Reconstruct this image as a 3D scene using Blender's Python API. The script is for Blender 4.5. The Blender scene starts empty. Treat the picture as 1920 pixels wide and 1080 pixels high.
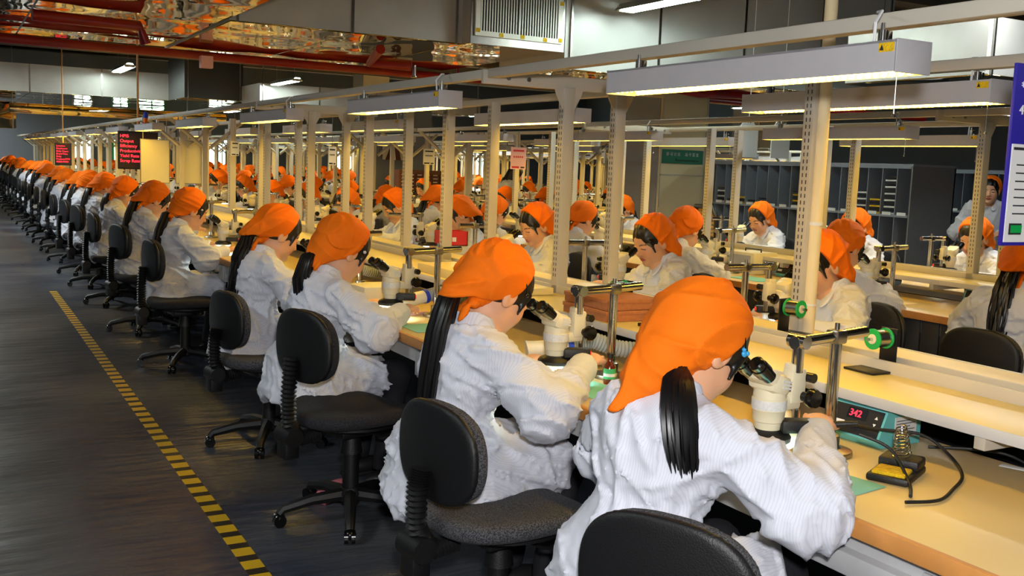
import bpy, bmesh, math, random
import numpy as np
from mathutils import Vector, Matrix, Euler

# ------------------------------------------------------------------ camera, world, lights, exposure
SC = bpy.context.scene
COL = SC.collection
CAM_LOC = Vector((0, 0, 1.42))
_h, _p, _r = math.radians(29.2), math.radians(6.85), math.radians(2.15)
_fw = Vector((math.sin(_h) * math.cos(_p), math.cos(_h) * math.cos(_p), -math.sin(_p)))
_rt = Vector((math.cos(_h), -math.sin(_h), 0)); _up = _rt.cross(_fw)
_R = _rt * math.cos(_r) + _up * math.sin(_r); _U = -_rt * math.sin(_r) + _up * math.cos(_r)
camd = bpy.data.cameras.new('camera'); cam = bpy.data.objects.new('camera', camd); COL.objects.link(cam)
cam.matrix_world = Matrix(((_R.x, _U.x, -_fw.x, CAM_LOC.x), (_R.y, _U.y, -_fw.y, CAM_LOC.y), (_R.z, _U.z, -_fw.z, CAM_LOC.z), (0, 0, 0, 1)))
camd.sensor_width = 36; camd.lens = 36 * 1900 / 1920; camd.clip_start = .02
SC.camera = cam
SC.view_settings.view_transform = 'Standard'; SC.view_settings.look = 'None'
SC.view_settings.gamma = 1; SC.view_settings.use_curve_mapping = False
SC.view_settings.exposure = 0.0
SC.cycles.max_bounces = 5; SC.cycles.diffuse_bounces = 2; SC.cycles.glossy_bounces = 3
SC.cycles.use_denoising = True; SC.cycles.sample_clamp_indirect = 4.0
w = bpy.data.worlds.new('world'); SC.world = w; w.use_nodes = True
w.node_tree.nodes['Background'].inputs[0].default_value = (.8, .85, 1, 1)
w.node_tree.nodes['Background'].inputs[1].default_value = .05

def light(name, kind, loc, energy, color=(1, 1, 1), size=.1, size_y=None, rot=None, shape=None):
    d = bpy.data.lights.new(name, kind); d.energy = energy; d.color = color
    if kind == 'AREA':
        d.size = size
        if size_y: d.shape = 'RECTANGLE'; d.size_y = size_y
    else:
        d.shadow_soft_size = size
    o = bpy.data.objects.new(name, d); COL.objects.link(o); o.location = loc
    if rot: o.rotation_euler = rot
    return o
# the photographer's flash, just above the lens, throwing its light the way the camera looks
fl = light('camera_flash', 'SPOT', (0.03, -.03, 1.60), 222, (1, .985, .98), .05)
fl.data.spot_size = math.radians(88); fl.data.spot_blend = .5
fl.rotation_euler = _fw.to_track_quat('-Z', 'Y').to_euler()
# added fill lights without fixtures, beside and behind the camera and down the hall
for _x, _y, _e in ((0.2, -1.5, 8), (4.0, -1.0, 14), (6.9, 4.6, 60), (12.5, 9.0, 80), (-1.6, 3.2, 50), (-.8, 12.8, 130), (-.6, 20, 150), (0, 34.5, 150), (9.5, 20, 110), (3, 28, 110), (14.5, 28, 130)):
    light('hall_tube_light', 'AREA', (_x, _y, 3.0), _e, (.93, 1, .97), .25, 1.3)

# ------------------------------------------------------------------ helpers
def srgb(r, g, b):
    f = lambda c: (c / 255 / 12.92) if c / 255 <= .04045 else ((c / 255 + .055) / 1.055) ** 2.4
    return (f(r), f(g), f(b), 1)

MATS = {}
def mat(name, col, rough=.5, metal=0, noise=0, nscale=20, bump=0, bscale=60, emit=None, estr=0, trans=0, spec=None, coat=0, vcol=False, sheen=0):
    m = bpy.data.materials.new(name); m.use_nodes = True; MATS[name] = m
    nt = m.node_tree; b = nt.nodes['Principled BSDF']
    c = srgb(*col) if max(col) > 1.001 else (*col[:3], 1)
    b.inputs['Base Color'].default_value = c
    b.inputs['Roughness'].default_value = rough; b.inputs['Metallic'].default_value = metal
    if spec is not None: b.inputs['Specular IOR Level'].default_value = spec
    if coat: b.inputs['Coat Weight'].default_value = coat
    if trans: b.inputs['Transmission Weight'].default_value = trans
    if sheen: b.inputs['Sheen Weight'].default_value = sheen
    if emit:
        b.inputs['Emission Color'].default_value = srgb(*emit); b.inputs['Emission Strength'].default_value = estr
    tc = nt.nodes.new('ShaderNodeTexCoord')
    src = None
    if vcol:
        a = nt.nodes.new('ShaderNodeVertexColor'); a.layer_name = 'Col'; src = a.outputs[0]
    if noise:
        n = nt.nodes.new('ShaderNodeTexNoise'); n.inputs['Scale'].default_value = nscale; n.inputs['Detail'].default_value = 4
        nt.links.new(tc.outputs['Object'], n.inputs['Vector'])
        mr = nt.nodes.new('ShaderNodeMapRange'); mr.inputs['From Min'].default_value = .3; mr.inputs['From Max'].default_value = .7
        mr.inputs['To Min'].default_value = 1 - noise; mr.inputs['To Max'].default_value = 1 + noise * .4
        nt.links.new(n.outputs[0], mr.inputs['Value'])
        mx = nt.nodes.new('ShaderNodeVectorMath'); mx.operation = 'SCALE'
        if src: nt.links.new(src, mx.inputs[0])
        else: mx.inputs[0].default_value = c[:3]
        nt.links.new(mr.outputs[0], mx.inputs['Scale']); nt.links.new(mx.outputs[0], b.inputs['Base Color'])
    elif src: nt.links.new(src, b.inputs['Base Color'])
    if bump:
        n2 = nt.nodes.new('ShaderNodeTexNoise'); n2.inputs['Scale'].default_value = bscale; n2.inputs['Detail'].default_value = 3
        nt.links.new(tc.outputs['Object'], n2.inputs['Vector'])
        bp = nt.nodes.new('ShaderNodeBump'); bp.inputs['Strength'].default_value = bump; bp.inputs['Distance'].default_value = .01
        nt.links.new(n2.outputs[0], bp.inputs['Height']); nt.links.new(bp.outputs[0], b.inputs['Normal'])
    return m

mat('skin', (222, 168, 130), .5, noise=.06, nscale=8, vcol=True)
mat('hair', (13, 11, 12), .38, bump=.0, spec=.5)
mat('kerchief', (255, 122, 8), .75, noise=.08, nscale=14, bump=.25, bscale=500, spec=.25)
mat('trousers', (26, 27, 34), .8, noise=.2, bump=.2, bscale=90)
mat('shoe', (30, 30, 32), .5)
mat('pink_shoe', (215, 120, 130), .6)
mat('metal_frame', (196, 189, 174), .45, noise=.04, nscale=6)
mat('lamp_housing', (186, 184, 188), .4, noise=.03)
mat('laminate', (222, 194, 134), .35, noise=.05, nscale=3)
mat('shelf_top', (232, 212, 148), .4, noise=.04, nscale=3)
mat('shelf_edge', (205, 203, 200), .4)
mat('edge_band', (205, 140, 72), .5, noise=.15, nscale=12)
mat('grey_panel', (178, 178, 180), .5, noise=.05)
mat('dark_panel', (38, 42, 52), .6, noise=.3, nscale=4)
mat('slot', (62, 58, 66), .7)
mat('black_plastic', (16, 16, 18), .5, bump=.15, bscale=300)
mat('black_gloss', (12, 12, 13), .22)
mat('chrome', (205, 203, 198), .16, 1, noise=.08, nscale=30)
mat('steel', (160, 158, 152), .3, 1, noise=.1, nscale=20)
mat('cream_plastic', (232, 222, 190), .38)
mat('cream_label', (225, 225, 222), .4, noise=.12, nscale=150)
mat('red_switch', (210, 30, 25), .4, emit=(255, 40, 30), estr=.6)
mat('teal', (105, 190, 190), .45, noise=.04)
mat('teal_mat', (120, 195, 185), .6)
mat('grey_top', (110, 120, 115), .6)
mat('yellow_sponge', (240, 195, 20), .9, noise=.25, nscale=40, bump=.6, bscale=200)
mat('led_red', (60, 5, 5), .4, emit=(255, 40, 60), estr=3.5)
mat('led_dark', (42, 16, 22), .35)
mat('white_paper', (235, 235, 235), .7)
mat('board_white', (226, 220, 196), .5)
mat('pink_paper', (240, 190, 190), .7)
mat('ink', (40, 40, 44), .7)
mat('ink_red', (200, 40, 50), .7)
mat('green_plastic', (20, 170, 80), .4)
mat('solder', (190, 188, 180), .28, 1)
mat('amber_glass', (95, 32, 8), .15, coat=.5)
mat('label_green', (60, 175, 110), .6)
mat('cardboard', (178, 112, 66), .85, noise=.12, nscale=60, bump=.2, bscale=200)
mat('hose_grey', (152, 160, 165), .5)
mat('nozzle_cream', (230, 222, 200), .4)
mat('blue_plastic', (25, 60, 190), .4)
mat('pin_blue', (60, 165, 225), .35)
mat('pin_white', (225, 225, 235), .3)
mat('pin_pink', (235, 150, 170), .35)
mat('red_pipe', (142, 16, 12), .35, noise=.15, nscale=3)
mat('sign_blue', (40, 30, 150), .5)
mat('sign_green', (20, 110, 80), .5)
mat('galvanised', (192, 190, 186), .42, .35, noise=.12, nscale=2.5)
mat('paint_duct', (188, 190, 188), .5, 0, noise=.08, nscale=1.5)
mat('duct_dark', (66, 67, 68), .55, .3, noise=.2, nscale=1.5)
mat('louvre', (240, 240, 230), .45)
mat('black_void', (6, 6, 6), .9)
mat('tape_yellow', (225, 180, 20), .5, noise=.15, nscale=8)
mat('tape_black', (40, 34, 22), .5, noise=.3, nscale=8)
mat('tube_white', (240, 245, 240), .4, emit=(235, 255, 245), estr=90)
mat('led_warm', (255, 225, 190), .4, emit=(255, 206, 74), estr=24)
mat('reflector', (170, 178, 172), .35, .3)
mat('column_cream', (240, 222, 180), .7, noise=.05, nscale=2)
mat('column_grey', (140, 142, 150), .6, noise=.05, nscale=2)
mat('wall_grey', (118, 124, 134), .8, noise=.08, nscale=1)
mat('ceiling_dark', (112, 100, 86), .9, noise=.25, nscale=.7)
mat('window_glow', (240, 250, 245), .4, emit=(225, 255, 240), estr=8)
mat('cabinet_grey', (138, 144, 156), .5, noise=.06)
mat('cabinet_side', (120, 122, 126), .55, noise=.06)
mat('wood_drawer', (96, 52, 40), .6, noise=.15)
mat('red_box', (205, 40, 40), .5)
mat('gloves', (238, 236, 228), .6)
mat('beige_stain', (200, 170, 120), .8)
mat('gold_foil', (190, 150, 70), .25, .9, noise=.2, nscale=6, bump=.5, bscale=6)
mat('clear_bag', (210, 215, 215), .2, trans=.6)

def striped(name, col, dark, axis, scale):
    m = mat(name, col, .75, sheen=.1, spec=.25); nt = m.node_tree; b = nt.nodes['Principled BSDF']
    tc = nt.nodes.new('ShaderNodeTexCoord'); wv = nt.nodes.new('ShaderNodeTexWave'); wv.wave_type = 'BANDS'; wv.bands_direction = axis
    wv.inputs['Scale'].default_value = scale; wv.inputs['Distortion'].default_value = .6; wv.inputs['Detail'].default_value = 1
    wv.inputs['Detail Scale'].default_value = .05
    nt.links.new(tc.outputs['Object'], wv.inputs['Vector'])
    cr = nt.nodes.new('ShaderNodeValToRGB'); cr.color_ramp.elements[0].position = .0; cr.color_ramp.elements[1].position = .35
    cr.color_ramp.elements[0].color = srgb(*dark); cr.color_ramp.elements[1].color = srgb(*col)
    nt.links.new(wv.outputs[0], cr.inputs[0]); nt.links.new(cr.outputs[0], b.inputs['Base Color'])
    return m
striped('smock', (217, 219, 230), (204, 207, 220), 'Y', 55)

def fabric(name, c1, c2):
    m = mat(name, c1, .95, bump=.4, bscale=400); nt = m.node_tree; b = nt.nodes['Principled BSDF']
    tc = nt.nodes.new('ShaderNodeTexCoord'); n = nt.nodes.new('ShaderNodeTexNoise'); n.inputs['Scale'].default_value = 260
    nt.links.new(tc.outputs['Object'], n.inputs['Vector']); cr = nt.nodes.new('ShaderNodeValToRGB')
    cr.color_ramp.elements[0].position = .42; cr.color_ramp.elements[1].position = .58
    cr.color_ramp.elements[0].color = srgb(*c1); cr.color_ramp.elements[1].color = srgb(*c2)
    nt.links.new(n.outputs[0], cr.inputs[0]); nt.links.new(cr.outputs[0], b.inputs['Base Color'])
fabric('chair_fabric', (40, 41, 47), (88, 88, 92))
fabric('chair_dark_fabric', (24, 24, 30), (46, 46, 52))

def foil(name, tint, bs, dist):
    """polished stainless sheet, wavy from its own slack"""
    m = mat(name, tint, .03, 1); nt = m.node_tree; b = nt.nodes['Principled BSDF']
    tc = nt.nodes.new('ShaderNodeTexCoord'); n = nt.nodes.new('ShaderNodeTexNoise'); n.inputs['Scale'].default_value = bs; n.inputs['Detail'].default_value = .4
    n.inputs['Distortion'].default_value = .8
    nt.links.new(tc.outputs['Object'], n.inputs['Vector']); bp = nt.nodes.new('ShaderNodeBump'); bp.inputs['Strength'].default_value = 1; bp.inputs['Distance'].default_value = dist
    nt.links.new(n.outputs[0], bp.inputs['Height']); nt.links.new(bp.outputs[0], b.inputs['Normal'])
foil('foil', (222, 200, 142), 1.1, .022)

def floor_mat():
    m = mat('floor_vinyl', (60, 64, 72), .28, spec=.8); nt = m.node_tree; b = nt.nodes['Principled BSDF']
    tc = nt.nodes.new('ShaderNodeTexCoord'); n = nt.nodes.new('ShaderNodeTexNoise'); n.inputs['Scale'].default_value = .9; n.inputs['Detail'].default_value = 6
    nt.links.new(tc.outputs['Object'], n.inputs['Vector']); cr = nt.nodes.new('ShaderNodeValToRGB')
    cr.color_ramp.elements[0].position = .35; cr.color_ramp.elements[1].position = .7
    cr.color_ramp.elements[0].color = srgb(44, 51, 68); cr.color_ramp.elements[1].color = srgb(90, 92, 95)
    nt.links.new(n.outputs[0], cr.inputs[0]); nt.links.new(cr.outputs[0], b.inputs['Base Color'])
    mp = nt.nodes.new('ShaderNodeMapping'); mp.inputs['Scale'].default_value = (1.2, 5, 1)
    n2 = nt.nodes.new('ShaderNodeTexNoise'); n2.inputs['Scale'].default_value = 2.2; n2.inputs['Detail'].default_value = 4
    nt.links.new(tc.outputs['Object'], mp.inputs['Vector']); nt.links.new(mp.outputs[0], n2.inputs['Vector'])
    bp = nt.nodes.new('ShaderNodeBump'); bp.inputs['Strength'].default_value = .5; bp.inputs['Distance'].default_value = .03
    nt.links.new(n2.outputs[0], bp.inputs['Height']); nt.links.new(bp.outputs[0], b.inputs['Normal'])
    mr = nt.nodes.new('ShaderNodeMapRange'); mr.inputs['To Min'].default_value = .2; mr.inputs['To Max'].default_value = .42
    nt.links.new(n.outputs[0], mr.inputs['Value']); nt.links.new(mr.outputs[0], b.inputs['Roughness'])
floor_mat()

class MB:
    """collects solids; build() links them as ONE mesh object"""
    def __init__(s): s.v = []; s.f = []; s.mi = []
    def add(s, vs, fs, mi=0):
        k = len(s.v); s.v += [tuple(v) for v in vs]; s.f += [tuple(i + k for i in f) for f in fs]; s.mi += [mi] * len(fs); return s
    def box(s, c, d, b=0, rot=None, mi=0):
        x, y, z = d[0] / 2, d[1] / 2, d[2] / 2; c = Vector(c)
        if b:
            bm = bmesh.new(); bmesh.ops.create_cube(bm, size=1)
            for v in bm.verts: v.co = Vector((v.co.x * d[0], v.co.y * d[1], v.co.z * d[2]))
            bmesh.ops.bevel(bm, geom=bm.edges[:], offset=b, segments=2, affect='EDGES', profile=.5)
            bm.verts.index_update(); vs = [v.co.copy() for v in bm.verts]; fs = [[v.index for v in f.verts] for f in bm.faces]; bm.free()
        else:
            vs = [Vector((i, j, k)) for k in (-z, z) for j in (-y, y) for i in (-x, x)]
            fs = [(0, 2, 3, 1), (4, 5, 7, 6), (0, 1, 5, 4), (2, 6, 7, 3), (0, 4, 6, 2), (1, 3, 7, 5)]
        if rot is not None:
            R = Euler(rot).to_matrix() if not isinstance(rot, Matrix) else rot
            vs = [R @ v for v in vs]
        return s.add([v + c for v in vs], fs, mi)
    def bb(s, x0, x1, y0, y1, z0, z1, b=0, mi=0):
        return s.box(((x0 + x1) / 2, (y0 + y1) / 2, (z0 + z1) / 2), (abs(x1 - x0), abs(y1 - y0), abs(z1 - z0)), b, None, mi)
    def tube(s, pts, r, n=10, cap=True, mi=0):
        P = [Vector(p) for p in pts]; m = len(P); rs = r if hasattr(r, '__len__') else [r] * m
        T = [(P[min(i + 1, m - 1)] - P[max(i - 1, 0)]).normalized() for i in range(m)]
        up = Vector((0, 0, 1)) if abs(T[0].z) < .9 else Vector((1, 0, 0)); N = T[0].cross(up).normalized(); vs = []; fs = []
        for i in range(m):
            N = (N - T[i] * N.dot(T[i])).normalized(); B = T[i].cross(N)
            for j in range(n):
                a = 2 * math.pi * j / n; vs.append(P[i] + (N * math.cos(a) + B * math.sin(a)) * rs[i])
        for i in range(m - 1):
            for j in range(n):
                k = (j + 1) % n; fs.append((i * n + j, i * n + k, (i + 1) * n + k, (i + 1) * n + j))
        if cap: fs.append(tuple(reversed(range(n)))); fs.append(tuple(range((m - 1) * n, m * n)))
        return s.add(vs, fs, mi)
    def cyl(s, a, b, r, r1=None, n=18, mi=0): return s.tube([a, b], [r, r if r1 is None else r1], n, True, mi)
    def lathe(s, prof, c=(0, 0, 0), R=None, n=24, mi=0):
        vs = []; fs = []; m = len(prof); c = Vector(c)
        for r, z in prof:
            for j in range(n):
                a = 2 * math.pi * j / n; v = Vector((r * math.cos(a), r * math.sin(a), z)); vs.append((R @ v if R else v) + c)
        for i in range(m - 1):
            for j in range(n):
                k = (j + 1) % n; fs.append((i * n + j, i * n + k, (i + 1) * n + k, (i + 1) * n + j))
        fs.append(tuple(reversed(range(n)))); fs.append(tuple(range((m - 1) * n, m * n)))
        return s.add(vs, fs, mi)
    def sph(s, c, r, n=12, mi=0, R=None):
        r = r if hasattr(r, '__len__') else (r, r, r); vs = []; fs = []; c = Vector(c); h = n // 2 + 1
        for i in range(h + 1):
            t = math.pi * i / h
            for j in range(n):
                a = 2 * math.pi * j / n; v = Vector((r[0] * math.sin(t) * math.cos(a), r[1] * math.sin(t) * math.sin(a), -r[2] * math.cos(t)))
                vs.append((R @ v if R else v) + c)
        for i in range(h):
            for j in range(n):
                k = (j + 1) % n; fs.append((i * n + j, i * n + k, (i + 1) * n + k, (i + 1) * n + j))
        return s.add(vs, fs, mi)
    def prism(s, poly, h, f, mi=0):
        """poly in 2D, f(u, v, w) -> 3D, w from 0 to h"""
        n = len(poly); vs = [f(u, v, 0) for u, v in poly] + [f(u, v, h) for u, v in poly]
        return s.add(vs, [tuple(reversed(range(n))), tuple(range(n, 2 * n))] + [(i, (i + 1) % n, (i + 1) % n + n, i + n) for i in range(n)], mi)
    def mesh(s, name, mats, angle=40):
        me = bpy.data.meshes.new(name); me.from_pydata(s.v, [], s.f)
        for m in (mats if isinstance(mats, (list, tuple)) else [mats]): me.materials.append(MATS[m])
        me.polygons.foreach_set('material_index', s.mi)
        bm = bmesh.new(); bm.from_mesh(me); bmesh.ops.remove_doubles(bm, verts=bm.verts, dist=1e-6); bmesh.ops.recalc_face_normals(bm, faces=bm.faces); bm.to_mesh(me); bm.free()
        me.polygons.foreach_set('use_smooth', [True] * len(me.polygons)); me.set_sharp_from_angle(angle=math.radians(angle)); me.update()
        return me
    def build(s, name, mats, parent=None, angle=40):
        o = bpy.data.objects.new(name, s.mesh(name, mats, angle)); COL.objects.link(o); o.parent = parent; return o

def tag(o, label=None, cat=None, group=None, kind=None):
    for k, v in (('label', label), ('category', cat), ('group', group), ('kind', kind)):
        if v: o[k] = v
    return o
def empty(name, loc=(0, 0, 0), rz=0):
    o = bpy.data.objects.new(name, None); COL.objects.link(o); o.location = loc; o.rotation_euler[2] = rz; o.empty_display_size = .1; return o
KIDS = {}
def kids(o): return [c for c in o.children]
def copy_tree(o, parent=None, ks=None):
    c = o.copy(); COL.objects.link(c); c.parent = parent
    for ch in kids(o): copy_tree(ch, c)
    return c
class Kind:
    """first call places the thing itself, later ones copies of it and of its parts"""
    def __init__(s, root): s.root = root; s.used = False; s.spec = None; s.cat = root.get('category')
    def place(s, loc, rz=0, label=None, group=None, scale=1):
        if not s.used: o = s.root; s.used = True
        else: o = copy_tree(s.root)
        if 'group' in o.keys(): del o['group']
        o.location = loc; o.rotation_euler = (0, 0, rz); o.scale = (scale,) * 3
        if label: o['label'] = label
        if group: o['group'] = group
        return o
def lod(root, name, ratio, cat, skip=()):
    """the same thing as one light mesh, for where the photo shows a few pixels of it"""
    bm = bmesh.new(); mats = []
    dg = bpy.context.evaluated_depsgraph_get()
    def walk(o, M):
        for c in kids(o):
            if any(c.name.startswith(k) for k in skip): continue
            Mc = M @ c.matrix_local
            if c.type == 'MESH':
                t = bpy.data.objects.new('tmp', c.data.copy()); COL.objects.link(t)
                if ratio < 1 and len(c.data.polygons) > 60:
                    d = t.modifiers.new('d', 'DECIMATE'); d.ratio = ratio
                bpy.context.view_layer.update(); dg = bpy.context.evaluated_depsgraph_get()
                me = bpy.data.meshes.new_from_object(t.evaluated_get(dg)); me.transform(Mc)
                k0 = len(bm.faces); off = []
                for m in me.materials:
                    if m not in mats: mats.append(m)
                    off.append(mats.index(m))
                bm.from_mesh(me); bm.faces.ensure_lookup_table()
                for i in range(k0, len(bm.faces)): bm.faces[i].material_index = off[min(bm.faces[i].material_index, len(off) - 1)]
                bpy.data.objects.remove(t); bpy.data.meshes.remove(me)
            walk(c, Mc)
    walk(root, Matrix.Identity(4))
    me = bpy.data.meshes.new(name); bm.to_mesh(me); bm.free()
    for m in mats: me.materials.append(m)
    o = bpy.data.objects.new(name, me); COL.objects.link(o); tag(o, None, cat); return Kind(o)

def text_mesh(txt, size, name, matn, parent=None, M=None, depth=.001, align='LEFT', sx=1.0):
    cu = bpy.data.curves.new('t', 'FONT'); cu.body = txt; cu.size = size; cu.extrude = depth; cu.align_x = align
    t = bpy.data.objects.new('t', cu); COL.objects.link(t); bpy.context.view_layer.update()
    me = bpy.data.meshes.new_from_object(t.evaluated_get(bpy.context.evaluated_depsgraph_get())); bpy.data.objects.remove(t); bpy.data.curves.remove(cu)
    me.materials.clear(); me.materials.append(MATS[matn])
    me.transform(Matrix.Diagonal((sx, 1, 1, 1)))
    if M: me.transform(M)
    o = bpy.data.objects.new(name, me); COL.objects.link(o); o.parent = parent; return o

# ------------------------------------------------------------------ smooth solids (signed distance, surface nets)
def ell(P, c, r, R=None):
    q = P - np.array(c, float)
    if R is not None: q = q @ R
    r = np.array(r, float); k0 = np.linalg.norm(q / r, axis=1); k1 = np.linalg.norm(q / r ** 2, axis=1) + 1e-9
    return k0 * (k0 - 1) / k1
def cap(P, a, b, ra, rb=None, flat=None):
    a = np.array(a, float); b = np.array(b, float); rb = ra if rb is None else rb; ab = b - a
    t = np.clip(((P - a) @ ab) / (ab @ ab), 0, 1); q = P - a - t[:, None] * ab
    if flat is not None: q = q * np.array(flat)
    return np.linalg.norm(q, axis=1) - (ra + (rb - ra) * t)
def smin(a, b, k):
    h = np.clip(.5 + .5 * (b - a) / k, 0, 1); return b * (1 - h) + a * h - k * h * (1 - h)
def smax(a, b, k): return -smin(-a, -b, k)
def rotY(a):
    c, s = math.cos(a), math.sin(a); return np.array([[c, 0, s], [0, 1, 0], [-s, 0, c]])
def rotZ(a):
    c, s = math.cos(a), math.sin(a); return np.array([[c, -s, 0], [s, c, 0], [0, 0, 1]])
def rotX(a):
    c, s = math.cos(a), math.sin(a); return np.array([[1, 0, 0], [0, c, -s], [0, s, c]])

def nets(f, lo, hi, h):
    lo = np.array(lo, float); hi = np.array(hi, float); q = 4
    n = (np.ceil((hi - lo) / (h * q)).astype(int)) * q
    ax = [lo[i] + h * np.arange(n[i]) for i in range(3)]
    cx = [lo[i] + h * (np.arange(n[i] // q) * q + (q - 1) / 2) for i in range(3)]
    G = np.stack(np.meshgrid(*cx, indexing='ij'), -1).reshape(-1, 3)
    cv = f(G).reshape([k // q for k in n])
    V = cv.repeat(q, 0).repeat(q, 1).repeat(q, 2)
    m = np.abs(V) < h * q * 1.35 + .004
    idx = np.argwhere(m); P = lo + idx * h
    V = V.copy(); V[m] = f(P)
    S = V < 0
    c = [slice(0, -1), slice(1, None)]
    cells = np.zeros(tuple(n - 1), bool); tot = np.zeros(tuple(n - 1), int)
    for i in (0, 1):
        for j in (0, 1):
            for k in (0, 1): tot += S[c[i], c[j], c[k]]
    act = (tot > 0) & (tot < 8); ids = -np.ones(act.shape, int); ids[act] = np.arange(act.sum())
    A = np.argwhere(act); acc = np.zeros((len(A), 3)); cnt = np.zeros(len(A))
    corners = [(i, j, k) for i in (0, 1) for j in (0, 1) for k in (0, 1)]
    for a in corners:
        for d in range(3):
            if a[d]: continue
            b = list(a); b[d] = 1
            va = V[A[:, 0] + a[0], A[:, 1] + a[1], A[:, 2] + a[2]]; vb = V[A[:, 0] + b[0], A[:, 1] + b[1], A[:, 2] + b[2]]
            x = (va < 0) != (vb < 0); t = np.where(x, va / np.where(x, va - vb, 1), 0)
            p = np.array(a) + 0. ; q3 = np.repeat(p[None], len(A), 0); q3[:, d] = t
            acc += q3 * x[:, None]; cnt += x
    vert = lo + (A + acc / cnt[:, None]) * h
    F = []
    for d in range(3):
        u, v = (d + 1) % 3, (d + 2) % 3
        s0 = [slice(None)] * 3; s1 = [slice(None)] * 3; s0[d] = slice(0, -1); s1[d] = slice(1, None)
        e = S[tuple(s0)] != S[tuple(s1)]; E = np.argwhere(e)
        E = E[(E[:, u] > 0) & (E[:, v] > 0) & (E[:, u] < n[u] - 1) & (E[:, v] < n[v] - 1)]
        o = []
        for du, dv in ((-1, -1), (0, -1), (0, 0), (-1, 0)):
            k = E.copy(); k[:, u] += du; k[:, v] += dv; o.append(ids[k[:, 0], k[:, 1], k[:, 2]])
        Q = np.stack(o, 1); ins = S[E[:, 0], E[:, 1], E[:, 2]]
        Q[~ins] = Q[~ins][:, ::-1]; F.append(Q)
    return vert, np.concatenate(F)

def np_mesh(name, parts, mats, cols=None):
    vs = []; fs = []; k = 0
    for v, q in parts: vs.append(v); fs.append(q + k); k += len(v)
    V = np.concatenate(vs); F = np.concatenate(fs)
    me = bpy.data.meshes.new(name); me.vertices.add(len(V)); me.vertices.foreach_set('co', V.astype(np.float32).ravel())
    me.loops.add(F.size); me.loops.foreach_set('vertex_index', F.ravel().astype(np.int32))
    me.polygons.add(len(F)); me.polygons.foreach_set('loop_start', np.arange(0, F.size, 4, dtype=np.int32)); me.polygons.foreach_set('loop_total', np.full(len(F), 4, np.int32))
    me.update(calc_edges=True); me.validate()
    me.polygons.foreach_set('use_smooth', [True] * len(me.polygons))
    for m in mats: me.materials.append(MATS[m])
    if cols is not None:
        a = me.color_attributes.new('Col', 'FLOAT_COLOR', 'POINT'); C4 = np.ones((len(V), 4), np.float32); C4[:, :3] = cols; a.data.foreach_set('color', C4.ravel())
    return me
def link_mesh(name, me, parent):
    o = bpy.data.objects.new(name, me); COL.objects.link(o); o.parent = parent; return o
# ------------------------------------------------------------------ people
def folds(P, seed, amp, freq=1.0):
    r = np.random.RandomState(seed); d = np.zeros(len(P))
    W = P.copy()
    for _ in range(3):
        k = r.normal(size=3) * 9 * freq; W = W + .018 / freq * np.sin(P @ k + r.rand() * 6)[:, None] * r.normal(size=3)
    for i in range(5):
        k = r.normal(size=3); k /= np.linalg.norm(k); k *= (28 + 26 * r.rand()) * freq
        d = np.maximum(d, (1 - np.abs(np.sin(W @ (k * .62) + r.rand() * 6))) ** 2.6 * (.35 + .65 * np.sin(P @ (k[[1, 2, 0]] * .3) + i) ** 2))
    return amp * (d * 1.5 - .45)

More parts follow.
